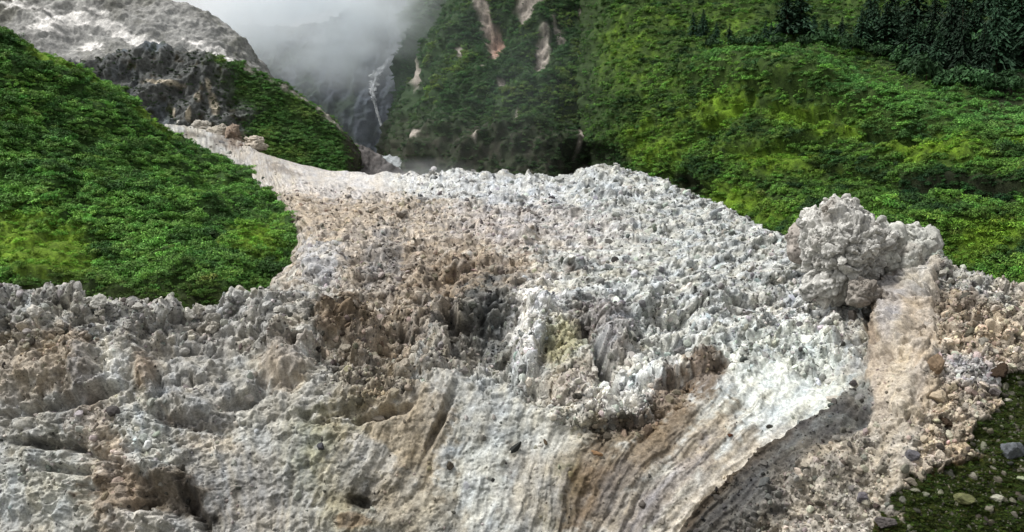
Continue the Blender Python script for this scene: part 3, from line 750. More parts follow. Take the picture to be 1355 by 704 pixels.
# ---- upper grey slope with pale debris on it
def relief_upper(p, PX, PY):
    return fbm(p / 60.0, 4, 181, .5, 2) * 8.0 + fbm(p / 18.0, 5, 183, .6, 2) * 3.2 + fbm(p / 4.0, 3, 185, .6) * 1.2, None
def col_upper(p, PX, PY):
    w = fbm(p / 40.0, 4, 191)
    w2 = fbm(p / 9.0, 4, 193, .65)
    q = np.stack([(PX * .8 + PY * .2) / 44 + .4 * w, (PY - PX * .40) / 5.5 + .8 * w, 0 * PX], -1)
    st = fbm(q, 4, 195, .6)
    pale = np.zeros_like(PX)
    for (x, y, rx, ry, an) in [(90, 28, 80, 14, -8), (150, 40, 70, 12, 24), (200, 62, 70, 9, 16), (120, 60, 30, 12, 10), (60, 40, 40, 8, 10), (270, 68, 40, 8, 24), (175, 80, 40, 8, -8), (290, 78, 34, 6, 30), (140, 100, 14, 22, 30), (30, 12, 30, 10, 0)]:
        a = math.radians(an)
        u = ((PX - x) * math.cos(a) + (PY - y) * math.sin(a)) / rx
        v = (-(PX - x) * math.sin(a) + (PY - y) * math.cos(a)) / ry
        pale = np.maximum(pale, np.exp(-(u * u + v * v)))
    pale = sstep(.42, .62, pale * .75 + .5 * st + .35 * w2)
    c = mixc(lin((152, 151, 147), .85) * np.ones(p.shape), lin((118, 117, 108), .8), sstep(-.1, .5, w + .4 * w2))
    gre = sstep(.1, .5, w2 + .3 * w) * sstep(230, 300, PX) * .6
    c = mixc(c, lin((70, 76, 52), .8), gre)
    c = mixc(c, lin((226, 223, 218), .85), pale)
    c = c * (1 + .35 * fbm(p / 5.0, 4, 197, .65) + .3 * st)[..., None]
    return c, np.zeros_like(PX), c
UPPER = veg_surface("rocky_slope", T_([
    [(-160,240,500),(-160,150,530),(-160,60,570),(-160,-20,610),(-160,-90,660),(-160,-70,740)],
    [(0,240,500),(0,160,530),(0,80,565),(0,10,600),(0,-70,650),(0,-50,740)],
    [(100,235,500),(100,165,528),(100,95,560),(102,30,595),(110,-45,640),(112,-25,730)],
    [(190,230,502),(190,165,530),(190,105,558),(192,45,592),(200,-6,630),(206,8,710)],
    [(260,225,506),(260,165,532),(262,112,560),(266,60,592),(272,22,625),(280,38,700)],
    [(310,220,512),(312,170,536),(314,130,562),(318,90,592),(322,62,622),(330,80,690)],
    [(345,225,525),(348,185,548),(352,155,572),(358,130,598),(362,112,622),(370,130,690)],
    [(400,240,545),(402,215,566),(404,195,588),(408,175,610),(410,160,630),(418,180,700)],
]), 1.5, 1.3, relief_upper, col_upper, M_ROCKFAR, "grey upper slope streaked with pale landslide debris")

# ---- back wall of the valley
def relief_wall(p, PX, PY):
    q = p.copy(); q[..., 2] *= 0.3
    return fbm(q / 45.0, 4, 201, .5, 2) * 14.0 + fbm(p / 12.0, 4, 203, .55, 1) * 4.0, None
def col_wall(p, PX, PY):
    w = fbm(p / 40.0, 4, 205)
    w2 = fbm(p / 12.0, 4, 207, .6)
    c = mixc(lin((72, 78, 86), .8) * np.ones(p.shape), lin((48, 60, 48), .8), sstep(-.1, .4, w + np.where(PX < 470, .2, -.05)))
    c = c * (1 + .5 * w2)[..., None]
    return c, np.zeros_like(PX), c
WALL = veg_surface("valley_headwall", T_([
    [(250,290,900),(250,220,920),(250,150,950),(250,85,985),(250,40,1020),(250,40,1100)],
    [(350,290,930),(350,220,950),(350,150,980),(350,85,1015),(350,40,1050),(350,40,1140)],
    [(430,290,930),(430,220,945),(430,150,965),(430,80,995),(430,35,1030),(430,35,1120)],
    [(500,290,930),(500,220,942),(500,150,955),(500,60,975),(500,-30,1000),(500,-30,1100)],
    [(560,290,900),(560,220,915),(560,150,935),(560,60,965),(560,-60,1000),(560,-60,1100)],
    [(660,290,900),(660,220,915),(660,150,935),(660,60,965),(660,-80,1000),(660,-80,1100)],
]), 1.8, 1.8, relief_wall, col_wall, M_ROCKFAR, "dark rock headwall at the misty end of the valley")

# ---- small grey ridge and old snow cone behind the tongue
def relief_small(p, PX, PY):
    return fbm(p / 14.0, 4, 211, .5, 2) * 3.0 + fbm(p / 4.0, 4, 213, .65) * 2.0, None
def col_ridge(p, PX, PY):
    w = fbm(p / 8.0, 4, 215)
    c = lin((104, 100, 98), .8) * (1 + .4 * w)[..., None]
    return c, np.zeros_like(PX), c
veg_surface("rock_ridge", T_([
    [(456,260,505),(458,235,515),(462,210,528),(466,190,542),(466,200,580)],
    [(480,260,505),(480,240,515),(482,222,528),(485,198,542),(487,208,580)],
    [(510,260,508),(510,245,516),(511,232,526),(512,214,540),(514,222,575)],
    [(540,262,512),(540,250,518),(540,242,526),(538,232,538),(540,240,570)],
]), 1.6, 1.6, relief_small, col_ridge, M_ROCKFAR, "low grey rock ridge behind the landslide tongue")
def col_snow(p, PX, PY):
    w = fbm(p / 5.0, 4, 217, .65)
    dirt = sstep(.15, .6, w)
    c = mixc(lin((186, 192, 194), .8) * np.ones(p.shape), lin((110, 108, 104), .8), dirt * .9)
    return c, np.zeros_like(PX), c
veg_surface("snow_patch", T_([
    [(484,262,580),(486,235,595),(490,215,612),(492,207,628),(494,217,660)],
    [(512,262,575),(513,235,590),(516,222,608),(520,208,630),(522,216,660)],
    [(528,262,575),(528,238,590),(530,228,606),(532,214,626),(534,222,655)],
    [(550,262,572),(552,240,586),(555,230,600),(556,218,618),(558,227,650)],
    [(580,262,570),(582,250,582),(584,244,594),(586,236,606),(588,246,640)],
]), 1.6, 1.6, relief_small, col_snow, M_ROCKFAR, "dirty old snow in the cleft below the waterfall")

# ground under everything, out to the horizon (well below the valley floor)
gx = np.linspace(-6000, 6000, 60)
gp = np.stack(np.meshgrid(gx, np.linspace(-2500, 7500, 60)), -1)
gz = np.where((np.abs(gp[..., 0]) < 900) & (gp[..., 1] > -300) & (gp[..., 1] < 1500), -12.0, -20.0)
gp = np.concatenate([gp, gz[..., None]], -1)
link("ground", grid_mesh("ground", gp, lin((104, 104, 92), .8) * np.ones(gp.shape)), M_DEBRIS, kind='structure')

# ================================================================== ROCKS
def ico(sub):
    bm = bmesh.new()
    bmesh.ops.create_icosphere(bm, subdivisions=sub, radius=1.0)
    v = np.array([x.co[:] for x in bm.verts])
    f = np.array([[x.index for x in fa.verts] for fa in bm.faces])
    bm.free()
    return v, f

def rock_mesh(name, sub, seed, mat, cuts=14, rough=.10, squash=(1, 1, 1), col=None):
    r = np.random.default_rng(seed)
    v, f = ico(sub)
    nrm = r.normal(size=(cuts, 3)); nrm /= np.linalg.norm(nrm, axis=1, keepdims=True)
    hh = r.uniform(.55, 1.0, cuts)
    dp = v @ nrm.T
    rad = np.where(dp > .05, hh / np.maximum(dp, .05), 9).min(axis=1)
    rad = np.minimum(rad, 1.25)
    rad *= 1 + rough * fbm(v * 1.9 + seed, 4, seed, .6) * 1.4
    me = raw_mesh(name, v * rad[:, None] * np.array(squash), f, col=np.ones((len(v), 3)), smooth=False)
    me.materials.append(mat)
    return me

def proto_collection(name, meshes):
    c = bpy.data.collections.new(name)           # never linked to the scene: only the source of the scatter
    for i, me in enumerate(meshes):
        c.objects.link(bpy.data.objects.new(f"{name}_{i:02d}", me))
    return c

def scatter(name, coll, nvar, pos, scl, rot, tint, **props):
    k = len(pos)
    me = bpy.data.meshes.new(name)
    me.vertices.add(k)
    me.vertices.foreach_set('co', np.asarray(pos, np.float32).ravel())
    set_attr(me, 'scl', 'FLOAT_VECTOR', 'POINT', np.asarray(scl, np.float32))
    set_attr(me, 'rot', 'FLOAT_VECTOR', 'POINT', np.asarray(rot, np.float32))
    t = np.ones((k, 4), np.float32); t[:, :3] = tint
    set_attr(me, 'tint', 'FLOAT_COLOR', 'POINT', t)
    set_attr(me, 'idx', 'INT', 'POINT', RNG.integers(0, nvar, k).astype(np.int32))
    o = link(name, me, **props)
    g = bpy.data.node_groups.new(name, 'GeometryNodeTree')
    g.interface.new_socket('Geometry', in_out='INPUT', socket_type='NodeSocketGeometry')
    g.interface.new_socket('Geometry', in_out='OUTPUT', socket_type='NodeSocketGeometry')
    n, l = g.nodes, g.links
    gi, go = n.new('NodeGroupInput'), n.new('NodeGroupOutput')
    iop = n.new('GeometryNodeInstanceOnPoints')
    ci = n.new('GeometryNodeCollectionInfo')
    ci.inputs['Collection'].default_value = coll
    ci.inputs['Separate Children'].default_value = True
    ci.inputs['Reset Children'].default_value = True
    def attr(nm, ty):
        a = n.new('GeometryNodeInputNamedAttribute'); a.data_type = ty
        a.inputs['Name'].default_value = nm
        return a.outputs['Attribute']
    e2r = n.new('FunctionNodeEulerToRotation')
    l.new(attr('rot', 'FLOAT_VECTOR'), e2r.inputs[0])
    l.new(gi.outputs[0], iop.inputs['Points'])
    l.new(ci.outputs[0], iop.inputs['Instance'])
    iop.inputs['Pick Instance'].default_value = True
    l.new(attr('idx', 'INT'), iop.inputs['Instance Index'])
    l.new(e2r.outputs[0], iop.inputs['Rotation'])
    l.new(attr('scl', 'FLOAT_VECTOR'), iop.inputs['Scale'])
    l.new(iop.outputs[0], go.inputs[0])
    md = o.modifiers.new('scatter', 'NODES')
    md.node_group = g
    return o

def pick(prob, k, PX, PY):
    vis = (PX > -40) & (PX < 1400) & (PY < 730) & (PY > -60)
    w = (prob * vis).ravel()
    w = w / w.sum()
    return RNG.choice(len(w), size=k, replace=True, p=w)

# loose stones lying on the debris
stone_col = proto_collection("stone", [rock_mesh(f"stone_{i}", 2, 300 + i, M_RUBBLE, squash=(1, .8, .7)) for i in range(7)])
onview = np.zeros_like(DEB['PX'])
nb = 56000
prob = (0.02 + DEB['clod'] ** 1.5 + .5 * DEB['scree'] * (1 - DEB['slab']) * (1 - DEB['green']) + .2 * DEB['rib'] + .006 * DEB['green']) * (1 - .95 * DEB['sf']) * (1 - .85 * DEB['slab'])
ids = pick(prob, nb, DEB['PX'], DEB['PY'])
pp = DEB['p'].reshape(-1, 3)[ids]
dd = DEB['D'].ravel()[ids]
sz = 0.16 * (1 - RNG.random(nb)) ** (-0.42)
sz = np.clip(sz, .1, 1.1) * np.clip((dd / 130) ** .75, .8, 2.4) * np.where(dd > 125, .78, .9)
cc = DEB['col'].reshape(-1, 3)[ids]
gm = DEB['green'].ravel()[ids][:, None]
cc = cc * (1 - gm) + lin((116, 114, 100), KA) * gm
cc = cc * np.where(RNG.random((nb, 1)) < .28, RNG.uniform(.18, .5, (nb, 1)), RNG.uniform(.6, 1.35, (nb, 1))) * (1 + RNG.normal(0, .04, (nb, 3)))
scatter("rubble", stone_col, 7, pp - np.array([0, 0, .1]) * sz[:, None], sz[:, None] * RNG.uniform(.7, 1.3, (nb, 3)), RNG.uniform(0, 6.28, (nb, 3)), np.clip(cc, .02, .8), kind='stuff', label="loose stones and clods strewn over the landslide")

# surface finder: the debris point seen at a pixel
vpx, vpy, vd = proj(DEB['p'].reshape(-1, 3))
def on_debris(px, py):
    m = (vpx - px) ** 2 + (vpy - py) ** 2 + np.maximum(0, vd - 90) * .02
    i = int(np.argmin(m))
    return DEB['p'].reshape(-1, 3)[i], vd[i], DEB['col'].reshape(-1, 3)[i], DEB['n'].reshape(-1, 3)[i]

big_rocks = [rock_mesh(f"boulder_{i}", 4, 400 + i, M_BOULDER, cuts=12, rough=.12) for i in range(6)]
clod_rocks = [rock_mesh(f"clod_{i}", 4, 440 + i, M_BOULDER, cuts=11, rough=.26) for i in range(6)]
def boulder(px, py, wpx, label, rgb=None, shape=(1, .8, .7), rot=None, lib=big_rocks, k=0, group=None, sink=.25, mul=1.0, name="boulder"):
    q, d, c, nn = on_debris(px, py)
    s = wpx * d / F / 2
    o = bpy.data.objects.new(name, lib[k % len(lib)])
    COL.objects.link(o)
    o.scale = (s * shape[0], s * shape[1], s * shape[2])
    o.rotation_euler = rot if rot else (random.uniform(-.4, .4), random.uniform(-.4, .4), random.uniform(0, 6.28))
    o.location = Vector(q) + Vector(nn) * s * shape[2] * (.5 - sink)
    col = lin(rgb, KA) if rgb is not None else np.clip(c * mul, .02, .8)
    o.color = (*col, 1)
    o['category'] = "boulder"; o['label'] = label
    if group:
        o['group'] = group
    return o

NAMED = [
    (680, 595, 22, "smooth black elongated stone lying on the pale grey mud streak", (58, 60, 58), (1.25, .42, .42), (0, -.9, .1), 0),
    (653, 635, 6, "small black stone below the elongated stone on the mud streak", (50, 50, 48), (1, .8, .8), None, 1),
    (425, 592, 15, "dark grey cobble stuck in the green tinged tan scarp", (76, 76, 80), (1, .8, .7), None, 2),
    (1207, 606, 19, "dark grey rounded boulder at the top edge of the mossy ground", (104, 102, 106), (1, .9, .8), None, 3),
    (1342, 598, 30, "slate grey block lying on the green moss at the frame edge", (104, 108, 112), (1, .9, .9), None, 4),
    (1338, 613, 12, "dark wedge stone tucked under the slate grey block on moss", (58, 60, 56), (1, .7, .5), None, 5),
    (1204, 638, 16, "tan grey stone on the moss margin below the dark rounded boulder", (142, 134, 120), (1, .8, .7), None, 1),
    (1172, 692, 22, "brownish grey boulder by the moss at the bottom of the picture", (104, 98, 96), (1, .9, .8), None, 2),
    (1142, 657, 20, "grey purple stone among the dark rubble beside the moss", (112, 108, 112), (1, .9, .7), None, 0),
    (1160, 670, 9, "little dark stone between rubble and moss", (80, 70, 66), (1, .9, .8), None, 3),
    (1105, 528, 19, "flat pale slab of rock lying on the white scree", (196, 190, 178), (1, .8, .4), (0, .1, .3), 5),
    (1268, 493, 11, "bright white stone among grey boulders on the tan scree", (236, 236, 232), (1, .9, .8), None, 2),
    (1238, 488, 24, "tan brown block with a dark foot on the scree", (142, 122, 100), (.8, .8, 1.1), None, 3),
    (1322, 492, 26, "dark brown soil clod where scree meets moss", (58, 46, 34), (1, .8, .5), None, 4),
    (1252, 559, 20, "dark brown clod half buried in tan scree", (62, 50, 38), (1, .8, .5), None, 1),
    (1238, 527, 24, "rounded tan boulder in the middle of the scree", (190, 174, 150), (1, .9, .8), None, 4),
    (1318, 520, 20, "grey stone at the mossy rim of the scree", (120, 114, 112), (1, .8, .5), None, 0),
    (1275, 662, 28, "flat mossy stone lying on the green ground", (112, 114, 78), (1, .7, .5), (0, .1, .2), 3),
    (1320, 660, 18, "pale grey stone on the dark moss", (172, 170, 154), (1, .8, .6), None, 5),
    (1334, 530, 9, "small whitish stone on the moss slope near the frame edge", (176, 174, 158), (1, .8, .6), None, 1),
    (1352, 635, 16, "pale greenish slab on the moss below the slate grey block", (150, 158, 128), (1, .7, .4), None, 3),
    (1020, 565, 10, "dark pebble sized stone on the white scree slope", (74, 72, 68), (1, .8, .6), None, 4),
    (965, 577, 7, "tiny rusty stone in the tan streak", (96, 62, 44), (1, .9, .8), None, 5),
    (1230, 332, 24, "round pale boulder perched on the ridge right of the outcrop", (200, 208, 196), (1, 1, 1), None, 3),
    (1203, 318, 42, "pale lumpy boulder on the ridge between outcrop and round boulder", (196, 200, 190), (1, .9, .8), None, 1),
    (222, 411, 30, "broad lump of grey rock on the rim above a dark hollow", (176, 172, 160), (1, .8, .6), None, 2),
    (314, 396, 32, "pale crumbly block standing on the rim beside the green hill", (186, 182, 168), (1, .8, .8), None, 0),
    (141, 404, 13, "small squarish pale rock on the rim left of the broad lump", (190, 192, 172), (1, .8, .9), None, 4),
    (900, 468, 18, "grey angular rock in the white debris below the brow", (130, 128, 126), (1, .8, .7), None, 3),
    (1012, 475, 22, "grey rounded rock at the top of the white scree", (150, 150, 146), (1, .8, .8), None, 5),
    (1128, 418, 20, "dark grey rock under the foot of the outcrop", (122, 116, 110), (1, .8, .7), None, 0),
    (594, 617, 12, "dark stone at the lower end of the crack in the tan scarp", (70, 64, 54), (1, .8, .8), None, 1),
    (790, 600, 14, "brownish chip of rock on the brown stained scarp", (150, 120, 90), (1, .6, .5), None, 2),
    (722, 585, 10, "narrow dark flake of rock on the cream scarp", (90, 78, 62), (1, .5, .5), None, 4),
]
for (px, py, w, lab, rgb, shp, rot, k) in NAMED:
    lib = clod_rocks if lab.startswith(("round pale", "pale lumpy", "broad lump", "pale crumbly", "dark brown", "small squarish")) else big_rocks
    boulder(px, py, w, lab, rgb, shp, rot, lib, k)

# larger blocks that can be made out one by one in the rubble
REG = [
    ("pale grey block in the rubble high on the tongue", "blocks on the upper tongue", lambda x, y: (y < 330) & (x > 560), 60, (6, 12)),
    ("tan block in the brownish rubble at the margin beside the green hill", "tan blocks on the tongue", lambda x, y: (x < 600) & (x > 400) & (y < 400) & (y > 240), 55, (6, 12)),
    ("whitish crumbly block in the broken ground above the scarp", "whitish blocks above the scarp", lambda x, y: (x > 690) & (x < 1060) & (y > 330) & (y < 520), 60, (7, 17)),
    ("brown earthy block along the crumbling brow", "brown blocks along the brow", lambda x, y: (x > 400) & (x < 640) & (y > 400) & (y < 520), 40, (8, 17)),
    ("grey crag block on the rim and upper face below the green hill", "crag blocks on the rim", lambda x, y: (x < 400) & (y > 392) & (y < 520), 35, (10, 22)),
    ("tan boulder lying loose on the scree below the ridge", "boulders on the tan scree", lambda x, y: (x > 1210) & (y > 390) & (y < 600), 40, (6, 12)),
]
flat = {k: DEB[k].ravel() for k in ('PX', 'PY', 'clod', 'green', 'slab', 'sf')}
for (lab, grp, fn, cnt, (s0, s1)) in REG:
    m = fn(flat['PX'], flat['PY']) & (flat['clod'] > .35) & (flat['green'] < .2) & (flat['slab'] < .3) & (flat['sf'] < .3) & (flat['PX'] > 0) & (flat['PX'] < 1355)
    cand = np.nonzero(m)[0]
    for j in RNG.choice(cand, cnt, replace=False):
        w = s0 + (s1 - s0) * RNG.random() ** 2
        boulder(vpx[j], vpy[j], w, lab, None, (1, RNG.uniform(.7, 1), RNG.uniform(.6, .95)), None, clod_rocks, int(RNG.integers(6)), grp, .35, RNG.uniform(.8, 1.2))

# ------------------------------------------------------------------ the outcrop on the ridge, one craggy mass
def crag(name, px, py, d, lobes, sub, seed, label, cat, rgb, amp=1.0):
    """star-shaped union of ellipsoid lobes, crumbled by noise; lobe: (dx, dy px, depth m, rx, ry px, rdepth m)"""
    c0 = P(px, py, d)
    k = d / F
    v, f = ico(sub)
    rad = np.zeros(len(v))
    for (dx, dy, dz, rx, ry, rz) in lobes:
        c = np.array([dx * k, dz, -dy * k]); r = np.array([rx * k, rz, ry * k])
        a = ((v / r) ** 2).sum(1); b = (v / r * (c / r)).sum(1) * 2; cc_ = ((c / r) ** 2).sum() - 1
        dis = b * b - 4 * a * cc_
        t = np.where(dis > 0, (b + np.sqrt(np.maximum(dis, 0))) / (2 * a), 0)
        rad = np.maximum(rad, t)
    r_ = np.random.default_rng(seed)
    for _ in range(40):                      # flat broken faces
        d_ = r_.normal(size=3); d_ /= np.linalg.norm(d_)
        dt = v @ d_
        sup = (dt * rad).max()
        rad = np.minimum(rad, sup * r_.uniform(.84, .99) / np.maximum(dt, .08))
    q = v * rad[:, None]
    n = v
    h = fbm(q / 6.0, 3, seed, .5, 2) * .6 + fbm(q / 9, 2, seed + 3) * .6
    F1a, F2a, Ra = worley(q / 4.2 + .4 * fbm(q / 4, 2, seed + 11)[:, None], seed + 12)
    h += (Ra - .4) * 2.2 - np.exp(-(F2a - F1a) / .035) * 1.0
    F1, F2, R = worley(q / 1.9 + .3 * fbm(q / 2, 2, seed + 9)[:, None], seed + 5)
    h += (np.sqrt(np.clip(1 - (F1 / .75) ** 2, 0, 1)) * (.1 + R) * .30 - .15)
    F1b, _, Rb = worley(q / .8, seed + 6)
    h += np.sqrt(np.clip(1 - (F1b / .75) ** 2, 0, 1)) * Rb * .22 - .1
    h += fbm(q / 3.2, 5, seed + 7, .68) * 1.35
    h -= sstep(.2, .5, fbm(q * np.array([1, 1, 1.5]) / 1.3, 3, seed + 8, .6)) * .8
    vec = np.stack([fbm(q / 1.7, 3, seed + 20), fbm(q / 1.7, 3, seed + 21), fbm(q / 1.7, 3, seed + 22)], -1) * .22
    q2 = q + n * h[:, None] * amp + vec * amp
    w = fbm(q / 3.0, 4, seed + 30)
    col = lin(rgb, KA) * (1 + .35 * (R - .5) + .4 * (Rb - .5) + .25 * w + .35 * fbm(q / .8, 3, seed + 31))[:, None]
    br = sstep(.1, .6, fbm(q / 5, 3, seed + 33))[:, None] * .5
    col = col * (1 - br) + lin((150, 138, 126), KA) * br
    me = raw_mesh(name, q2, f, np.clip(col, .02, .8))
    o = link(name, me, M_KNOB)
    o.location = c0
    o['label'] = label; o['category'] = cat
    CRAGPTS.append((q2 + c0, col, n))
    return o

CRAGPTS = []
KD = 142.0
crag("rock_outcrop", 1122, 345, KD, [
    (-6, -20, -1.5, 52, 40, 7), (-20, -52, 0, 32, 28, 5), (14, -52, 1, 30, 28, 5), (-36, -62, 0, 14, 18, 3.5), (-10, 34, 1.5, 42, 30, 5.5), (22, -14, 1, 30, 60, 6), (44, -36, 2, 14, 22, 3), (0, 6, 0, 44, 46, 6),
], 7, 501, "massive pale craggy outcrop standing on the right rim of the landslide", "outcrop", (202, 200, 194))
crag("rock_shoulder", 1190, 352, KD + 1.5, [
    (0, 0, 0, 34, 36, 5.5), (-16, -38, 0, 22, 30, 4), (14, -22, 0, 30, 30, 4.5), (36, 6, 0, 22, 24, 4), (-30, -20, 0, 14, 44, 4),
], 6, 521, "crumbly pale shoulder of rock leaning against the outcrop", "outcrop", (206, 206, 198), .8)
crag("rock_lump", 1142, 385, KD - 9, [(0, 0, 1, 20, 16, 3.0), (14, 4, 1.5, 18, 14, 2.6), (-10, 8, 1, 14, 12, 2.4)], 5, 541, "dull grey lump of rock under the outcrop above the smooth slab", "boulder", (152, 146, 138), .6)
crag("rock_pinnacle", 1056, 318, KD + 18, [(0, 0, 0, 11, 26, 2.5), (3, -16, 0, 8, 10, 1.6), (2, 16, 0, 16, 18, 3)], 5, 551, "thin leaning rock pinnacle left of the outcrop", "pinnacle", (176, 168, 160), .35)
cp = np.concatenate([a for a, _, _ in CRAGPTS]); ck = np.concatenate([b for _, b, _ in CRAGPTS]); cn = np.concatenate([c for _, _, c in CRAGPTS])
ij = RNG.choice(len(cp), 1500, p=(lambda w: w / w.sum())(np.clip(cn[:, 2] + .45, .02, 1) * (cn[:, 1] < .5)))
sz2 = np.clip(.16 * (1 - RNG.random(1500)) ** -.5, .1, 1.1)
scatter("rubble", stone_col, 7, cp[ij], sz2[:, None] * RNG.uniform(.7, 1.3, (1500, 3)), RNG.uniform(0, 6.28, (1500, 3)), np.clip(ck[ij] * RNG.uniform(.7, 1.3, (1500, 1)), .02, .8), kind='stuff', label="crumbs of rock lodged on the outcrop")

# far skyline crags
for (x, y, d, rx, ry, lab, rgb) in [(309, 180, 434, 8, 18, "brownish rock tower among the pale debris by the green hill", (164, 146, 130)), (336, 188, 420, 12, 8, "pale rock tooth leaning right beside the brownish rock tower", (214, 202, 186)), (266, 166, 446, 11, 8, "white block on the debris ledge below the dark face", (214, 208, 196)), (288, 174, 440, 13, 9, "pale broken crag between the white block and brownish rock tower", (196, 188, 174)), (322, 200, 424, 12, 9, "small tan crag below the brownish rock tower", (186, 168, 146)), (240, 165, 450, 12, 5, "flat grey slab at the upper end of the debris ledge", (190, 188, 180))]:
    crag("rock_crag", x, y, d, [(0, 0, 0, rx, ry, 4), (2, ry * .7, 0, rx * 1.4, ry * .7, 5)], 5, int(600 + x), lab, "crag", rgb, .9)

# ================================================================== SHRUBS AND TREES
def leaf_cloud(name, seed, lobes, nleaf, size, mat, up=.25):
    r = np.random.default_rng(seed)
    V, Fc, C = [], [], []
    cen = r.normal(size=(lobes, 3)) * np.array([.42, .42, .16]); cen[:, 2] = np.abs(cen[:, 2]) + .3
    lr = r.uniform(.34, .6, lobes)
    lt = r.uniform(.75, 1.25, lobes)
    li = r.integers(0, lobes, nleaf)
    dr = r.normal(size=(nleaf, 3)); dr[:, 2] = np.abs(dr[:, 2]) * .9 - .15 * np.abs(r.normal(size=nleaf))
    dr /= np.linalg.norm(dr, axis=1, keepdims=True)
    pos = cen[li] + dr * (lr[li] * r.uniform(.7, 1.06, nleaf))[:, None]
    nn = dr + r.normal(size=(nleaf, 3)) * .38 + np.array([0, 0, up])
    nn /= np.linalg.norm(nn, axis=1, keepdims=True)
    a = np.cross(nn, r.normal(size=(nleaf, 3))); a /= np.linalg.norm(a, axis=1, keepdims=True)
    b = np.cross(nn, a)
    s = size * r.uniform(.6, 1.4, nleaf)[:, None]
    quad = np.stack([pos - a * s * 1.3, pos - b * s * .55, pos + a * s * 1.3 - nn * s * .3, pos + b * s * .55], 1)
    V = quad.reshape(-1, 3)
    Fq = np.arange(nleaf * 4).reshape(-1, 4)
    t = np.repeat(lt[li] * r.uniform(.6, 1.45, nleaf), 4)[:, None] * np.ones(3)
    me = raw_mesh(name, V, Fq, np.clip(t, .3, 2.2), smooth=False)
    me.materials.append(mat)
    return me

bush_i = [leaf_cloud(f"shrub_{i}", 700 + i, 4 + i % 3, 240, .10, M_LEAF_I) for i in range(6)]
bush_o = [leaf_cloud(f"leafy_shrub_{i}", 720 + i, 7 + i % 3, 420, .11, M_LEAF_O) for i in range(6)]
shrub_col = proto_collection("bush", bush_i)

def shrubs(name, srf, k, smin, smax, label, pw=1.5):
    ids = pick(srf['mask'] ** pw + .02, k, srf['PX'], srf['PY'])
    pp = srf['p'].reshape(-1, 3)[ids]
    mk = srf['mask'].ravel()[ids]
    s = (smin + (smax - smin) * RNG.random(k) ** 1.8) * (.45 + .55 * mk)
    t = 1.12 * srf['tint'].reshape(-1, 3)[ids] * RNG.uniform(.8, 1.4, (k, 1)) * (1 + RNG.normal(0, .08, (k, 3)))
    sc = s[:, None] * np.stack([RNG.uniform(.8, 1.25, k), RNG.uniform(.8, 1.25, k), RNG.uniform(.7, 1.2, k)], 1)
    rot = np.stack([RNG.normal(0, .18, k), RNG.normal(0, .18, k), RNG.uniform(0, 6.28, k)], 1)
    return scatter(name, shrub_col, 6, pp - np.array([0, 0, .25]) * s[:, None], sc, rot, np.clip(t, .003, .5), kind='stuff', label=label)

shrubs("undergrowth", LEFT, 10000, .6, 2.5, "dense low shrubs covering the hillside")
shrubs("undergrowth", RIGHT_S, 18000, .8, 3.3, "dense low shrubs covering the right mountainside")
shrubs("undergrowth", CLIFF, 9000, 1.6, 4.2, "dark scrub clinging to the valley cliff")
shrubs("undergrowth", SPUR, 4500, 1.2, 2.6, "scrub on the flank of the spur")

gi_ = pick(DEB['green'] ** 3, 6000, DEB['PX'], DEB['PY'])
scatter("moss", shrub_col, 6, DEB['p'].reshape(-1, 3)[gi_] - np.array([0, 0, .12]), RNG.uniform(.12, .42, (6000, 1)) * np.array([1.3, 1.3, .55]), RNG.normal(0, .2, (6000, 3)) + RNG.uniform(0, 6.28, (6000, 1)) * np.array([0, 0, 1]),
        lin((66, 82, 30), .7) * RNG.uniform(.35, 1.3, (6000, 1)) * (1 + RNG.normal(0, .12, (6000, 3))), kind='stuff', label="tufts of moss and low herbs on the dark ground")

def singles(srf, k, smin, smax, label, group, region, name="shrub"):
    f = {q: srf[q].ravel() for q in ('PX', 'PY', 'mask')}
    m = region(f['PX'], f['PY']) & (f['mask'] > .6)
    cand = np.nonzero(m)[0]
    for j in RNG.choice(cand, k, replace=False):
        o = bpy.data.objects.new(name, bush_o[int(RNG.integers(6))])
        COL.objects.link(o)
        s = smin + (smax - smin) * RNG.random() ** 1.5
        o.location = srf['p'].reshape(-1, 3)[j] - np.array([0, 0, .2 * s])
        o.scale = (s * RNG.uniform(.9, 1.2), s * RNG.uniform(.9, 1.2), s * RNG.uniform(.8, 1.25))
        o.rotation_euler = (RNG.normal(0, .12), RNG.normal(0, .12), RNG.uniform(0, 6.28))
        t = np.clip(srf['tint'].reshape(-1, 3)[j] * RNG.uniform(.8, 1.5), .003, .5)
        o.color = (*t, 1)
        o['category'] = "shrub"; o['label'] = label; o['group'] = group

singles(LEFT, 130, 1.4, 2.7, "large deep green shrub on the hillside above the landslide rim", "large shrubs on the near hillside", lambda x, y: (x > 0) & (x < 400) & (y > 40) & (y < 370))
singles(RIGHT_S, 110, 2.0, 4.0, "leafy bright green shrub on the bench below the conifers", "leafy shrubs on the bench", lambda x, y: (x > 890) & (x < 1350) & (y > 50) & (y < 180))
singles(RIGHT_S, 60, 1.8, 3.4, "green shrub on the lower mountainside behind the outcrop", "shrubs on the lower mountainside", lambda x, y: (x > 780) & (x < 1350) & (y > 180) & (y < 340))

